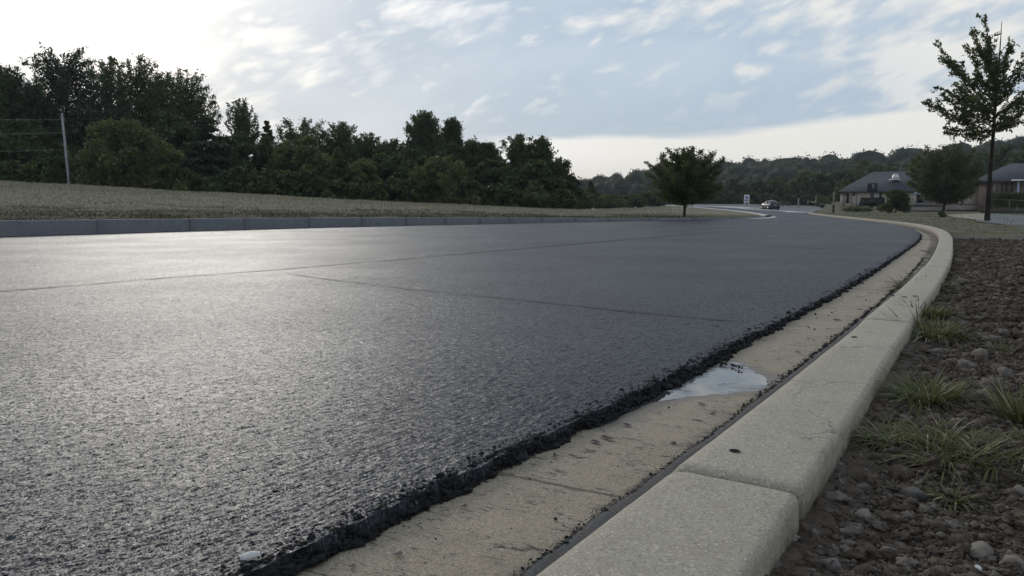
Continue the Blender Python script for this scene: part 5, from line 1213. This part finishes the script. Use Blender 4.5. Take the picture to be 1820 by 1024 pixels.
# ------------------------------------------------------------------ SKY, SUN, CAMERA
SUN_AZ, SUN_EL = math.radians(-22), math.radians(20)
W = bpy.data.worlds.new('World'); SC.world = W; W.use_nodes = True; T = NT(W.node_tree)
bg = W.node_tree.nodes['Background']; bg.inputs['Strength'].default_value = .1
sky = T.n('ShaderNodeTexSky', sky_type='NISHITA', sun_disc=False, sun_elevation=SUN_EL, sun_rotation=SUN_AZ, air_density=1.2, dust_density=1.5)
co = T.n('ShaderNodeTexCoord').outputs['Generated']; sp = T.n('ShaderNodeSeparateXYZ'); T.put(sp.inputs[0], co)
deg = 57.2958
A_ = T.m('MULTIPLY', T.m('ARCTAN2', sp.outputs[0], sp.outputs[1]), deg); E_ = T.m('MULTIPLY', T.m('ARCSINE', sp.outputs[2]), deg)
def lin(a, b, c): return T.m('ADD', T.m('MULTIPLY', A_, a), T.m('ADD', T.m('MULTIPLY', E_, b), c))
def vec(x, y, z=0.0):
    c = T.n('ShaderNodeCombineXYZ'); T.put(c.inputs[0], x); T.put(c.inputs[1], y); T.put(c.inputs[2], z); return c.outputs[0]
ph = math.radians(17); q1 = lin(math.cos(ph), math.sin(ph), 0); q2 = lin(-math.sin(ph), math.cos(ph), 0)
n1 = T.noise(vec(T.m('MULTIPLY', q1, .06), T.m('MULTIPLY', q2, .17), 3.3), 1.0, 4, .5, .3)
n2 = T.noise(vec(T.m('MULTIPLY', q1, .24), T.m('MULTIPLY', q2, .62), 5.1), 1.0, 4, .52, .2)
n3 = T.noise(vec(T.m('MULTIPLY', A_, .06), T.m('MULTIPLY', E_, .25), 8.0), 1.0, 4, .6)
# distance from the veiled sun
dA = T.m('DIVIDE', T.m('SUBTRACT', A_, -33.0), 1.5); dE = T.m('SUBTRACT', E_, 17.0)
sd = T.m('SQRT', T.m('ADD', T.m('MULTIPLY', dA, dA), T.m('MULTIPLY', dE, dE)))
glow = T.smooth(sd, 16.0, 3.0)
bias = T.m('MULTIPLY', glow, -.36)
right = T.m('MULTIPLY', T.smooth(lin(1.0, 1.9, -36), -7, 9), -.09)
B = T.m('ADD', T.m('ADD', T.m('MULTIPLY', n1, .85), T.m('MULTIPLY', n2, .80)), T.m('ADD', T.m('ADD', bias, right), -.095))
Bm = T.smooth(B, .42, .70)
# bright small openings
spots = T.m('MULTIPLY', T.smooth(n2, .57, .74), T.smooth(E_, 4.5, 6.5))
Bm = T.m('MULTIPLY', Bm, T.m('SUBTRACT', 1.0, T.m('MULTIPLY', spots, .75)))
# clear strip under the cloud deck towards the right
edge = T.m('ADD', T.m('ADD', 4.75, T.m('MULTIPLY', T.m('MAXIMUM', T.m('SUBTRACT', A_, 15.0), 0.0), .11)), T.m('MULTIPLY', T.m('SUBTRACT', n3, .5), 1.6))
low = T.m('MULTIPLY', T.smooth(T.m('SUBTRACT', edge, E_), -.25, .35), T.smooth(A_, -3.5, 1.5))
deck = T.m('MULTIPLY', T.smooth(T.m('SUBTRACT', E_, edge), 6.6, .4), T.m('MULTIPLY', T.smooth(A_, -12, 2), T.smooth(A_, 32, 15)))
Bm = T.m('MAXIMUM', Bm, T.m('MULTIPLY', deck, .95)); Bm = T.m('MULTIPLY', Bm, T.m('SUBTRACT', 1.0, low))
white = T.mix(T.smooth(A_, -5, 14), (9.9, 9.95, 10.0, 1), (9.0, 8.9, 8.5, 1))
white = T.mix(T.m('MULTIPLY', low, T.smooth(E_, 3.4, 1.2)), white, (7.9, 7.7, 7.3, 1))
grey = T.mix(T.smooth(n1, .35, .65), (4.45, 5.55, 6.9, 1), (5.6, 6.55, 7.65, 1))
grey = T.mix(T.m('MULTIPLY', deck, .8), grey, (4.4, 5.45, 6.7, 1))
cl = T.mix(Bm, white, grey)
cl = T.mix(T.m('MULTIPLY', glow, .9), cl, T.mix(T.m('MULTIPLY', Bm, .7), (13.5, 13.3, 13.0, 1), (8.3, 8.8, 9.3, 1)))
core = T.smooth(sd, 8, 0, 0, 4.0); cl = T.mix(1.0, cl, T.mix(1.0, (1, .97, .92, 1), core, 'MULTIPLY'), 'ADD')
# towards the zenith and behind: dimmer cloud
cl = T.mix(T.smooth(E_, 18, 50), cl, (4.7, 5.7, 7.1, 1)); cl = T.mix(T.smooth(T.m('ABSOLUTE', A_), 60, 120), cl, (4.9, 5.75, 6.9, 1))
T.put(bg.inputs['Color'], T.mix(.92, sky.outputs[0], cl))

L = bpy.data.lights.new('sun', 'SUN'); L.energy = 1.3; L.angle = math.radians(20); L.color = (1, .95, .87)
so = bpy.data.objects.new('sun', L); COL.objects.link(so)
sdv = Vector((math.sin(SUN_AZ) * math.cos(SUN_EL), math.cos(SUN_AZ) * math.cos(SUN_EL), math.sin(SUN_EL)))
so.rotation_euler = (-sdv).to_track_quat('-Z', 'Y').to_euler(); so.location = (0, 0, 50)
cam = bpy.data.cameras.new('camera'); co_ = bpy.data.objects.new('camera', cam); COL.objects.link(co_)
cam.sensor_width = 36; cam.lens = 36 * f / 1820; cam.clip_start = .05; cam.clip_end = 4000
co_.location = (0, 0, CH); co_.rotation_euler = (math.pi / 2 - TH, 0, 0)
SC.camera = co_
vs = SC.view_settings; vs.view_transform = 'Standard'; vs.look = 'None'; vs.exposure = 0; vs.gamma = 1
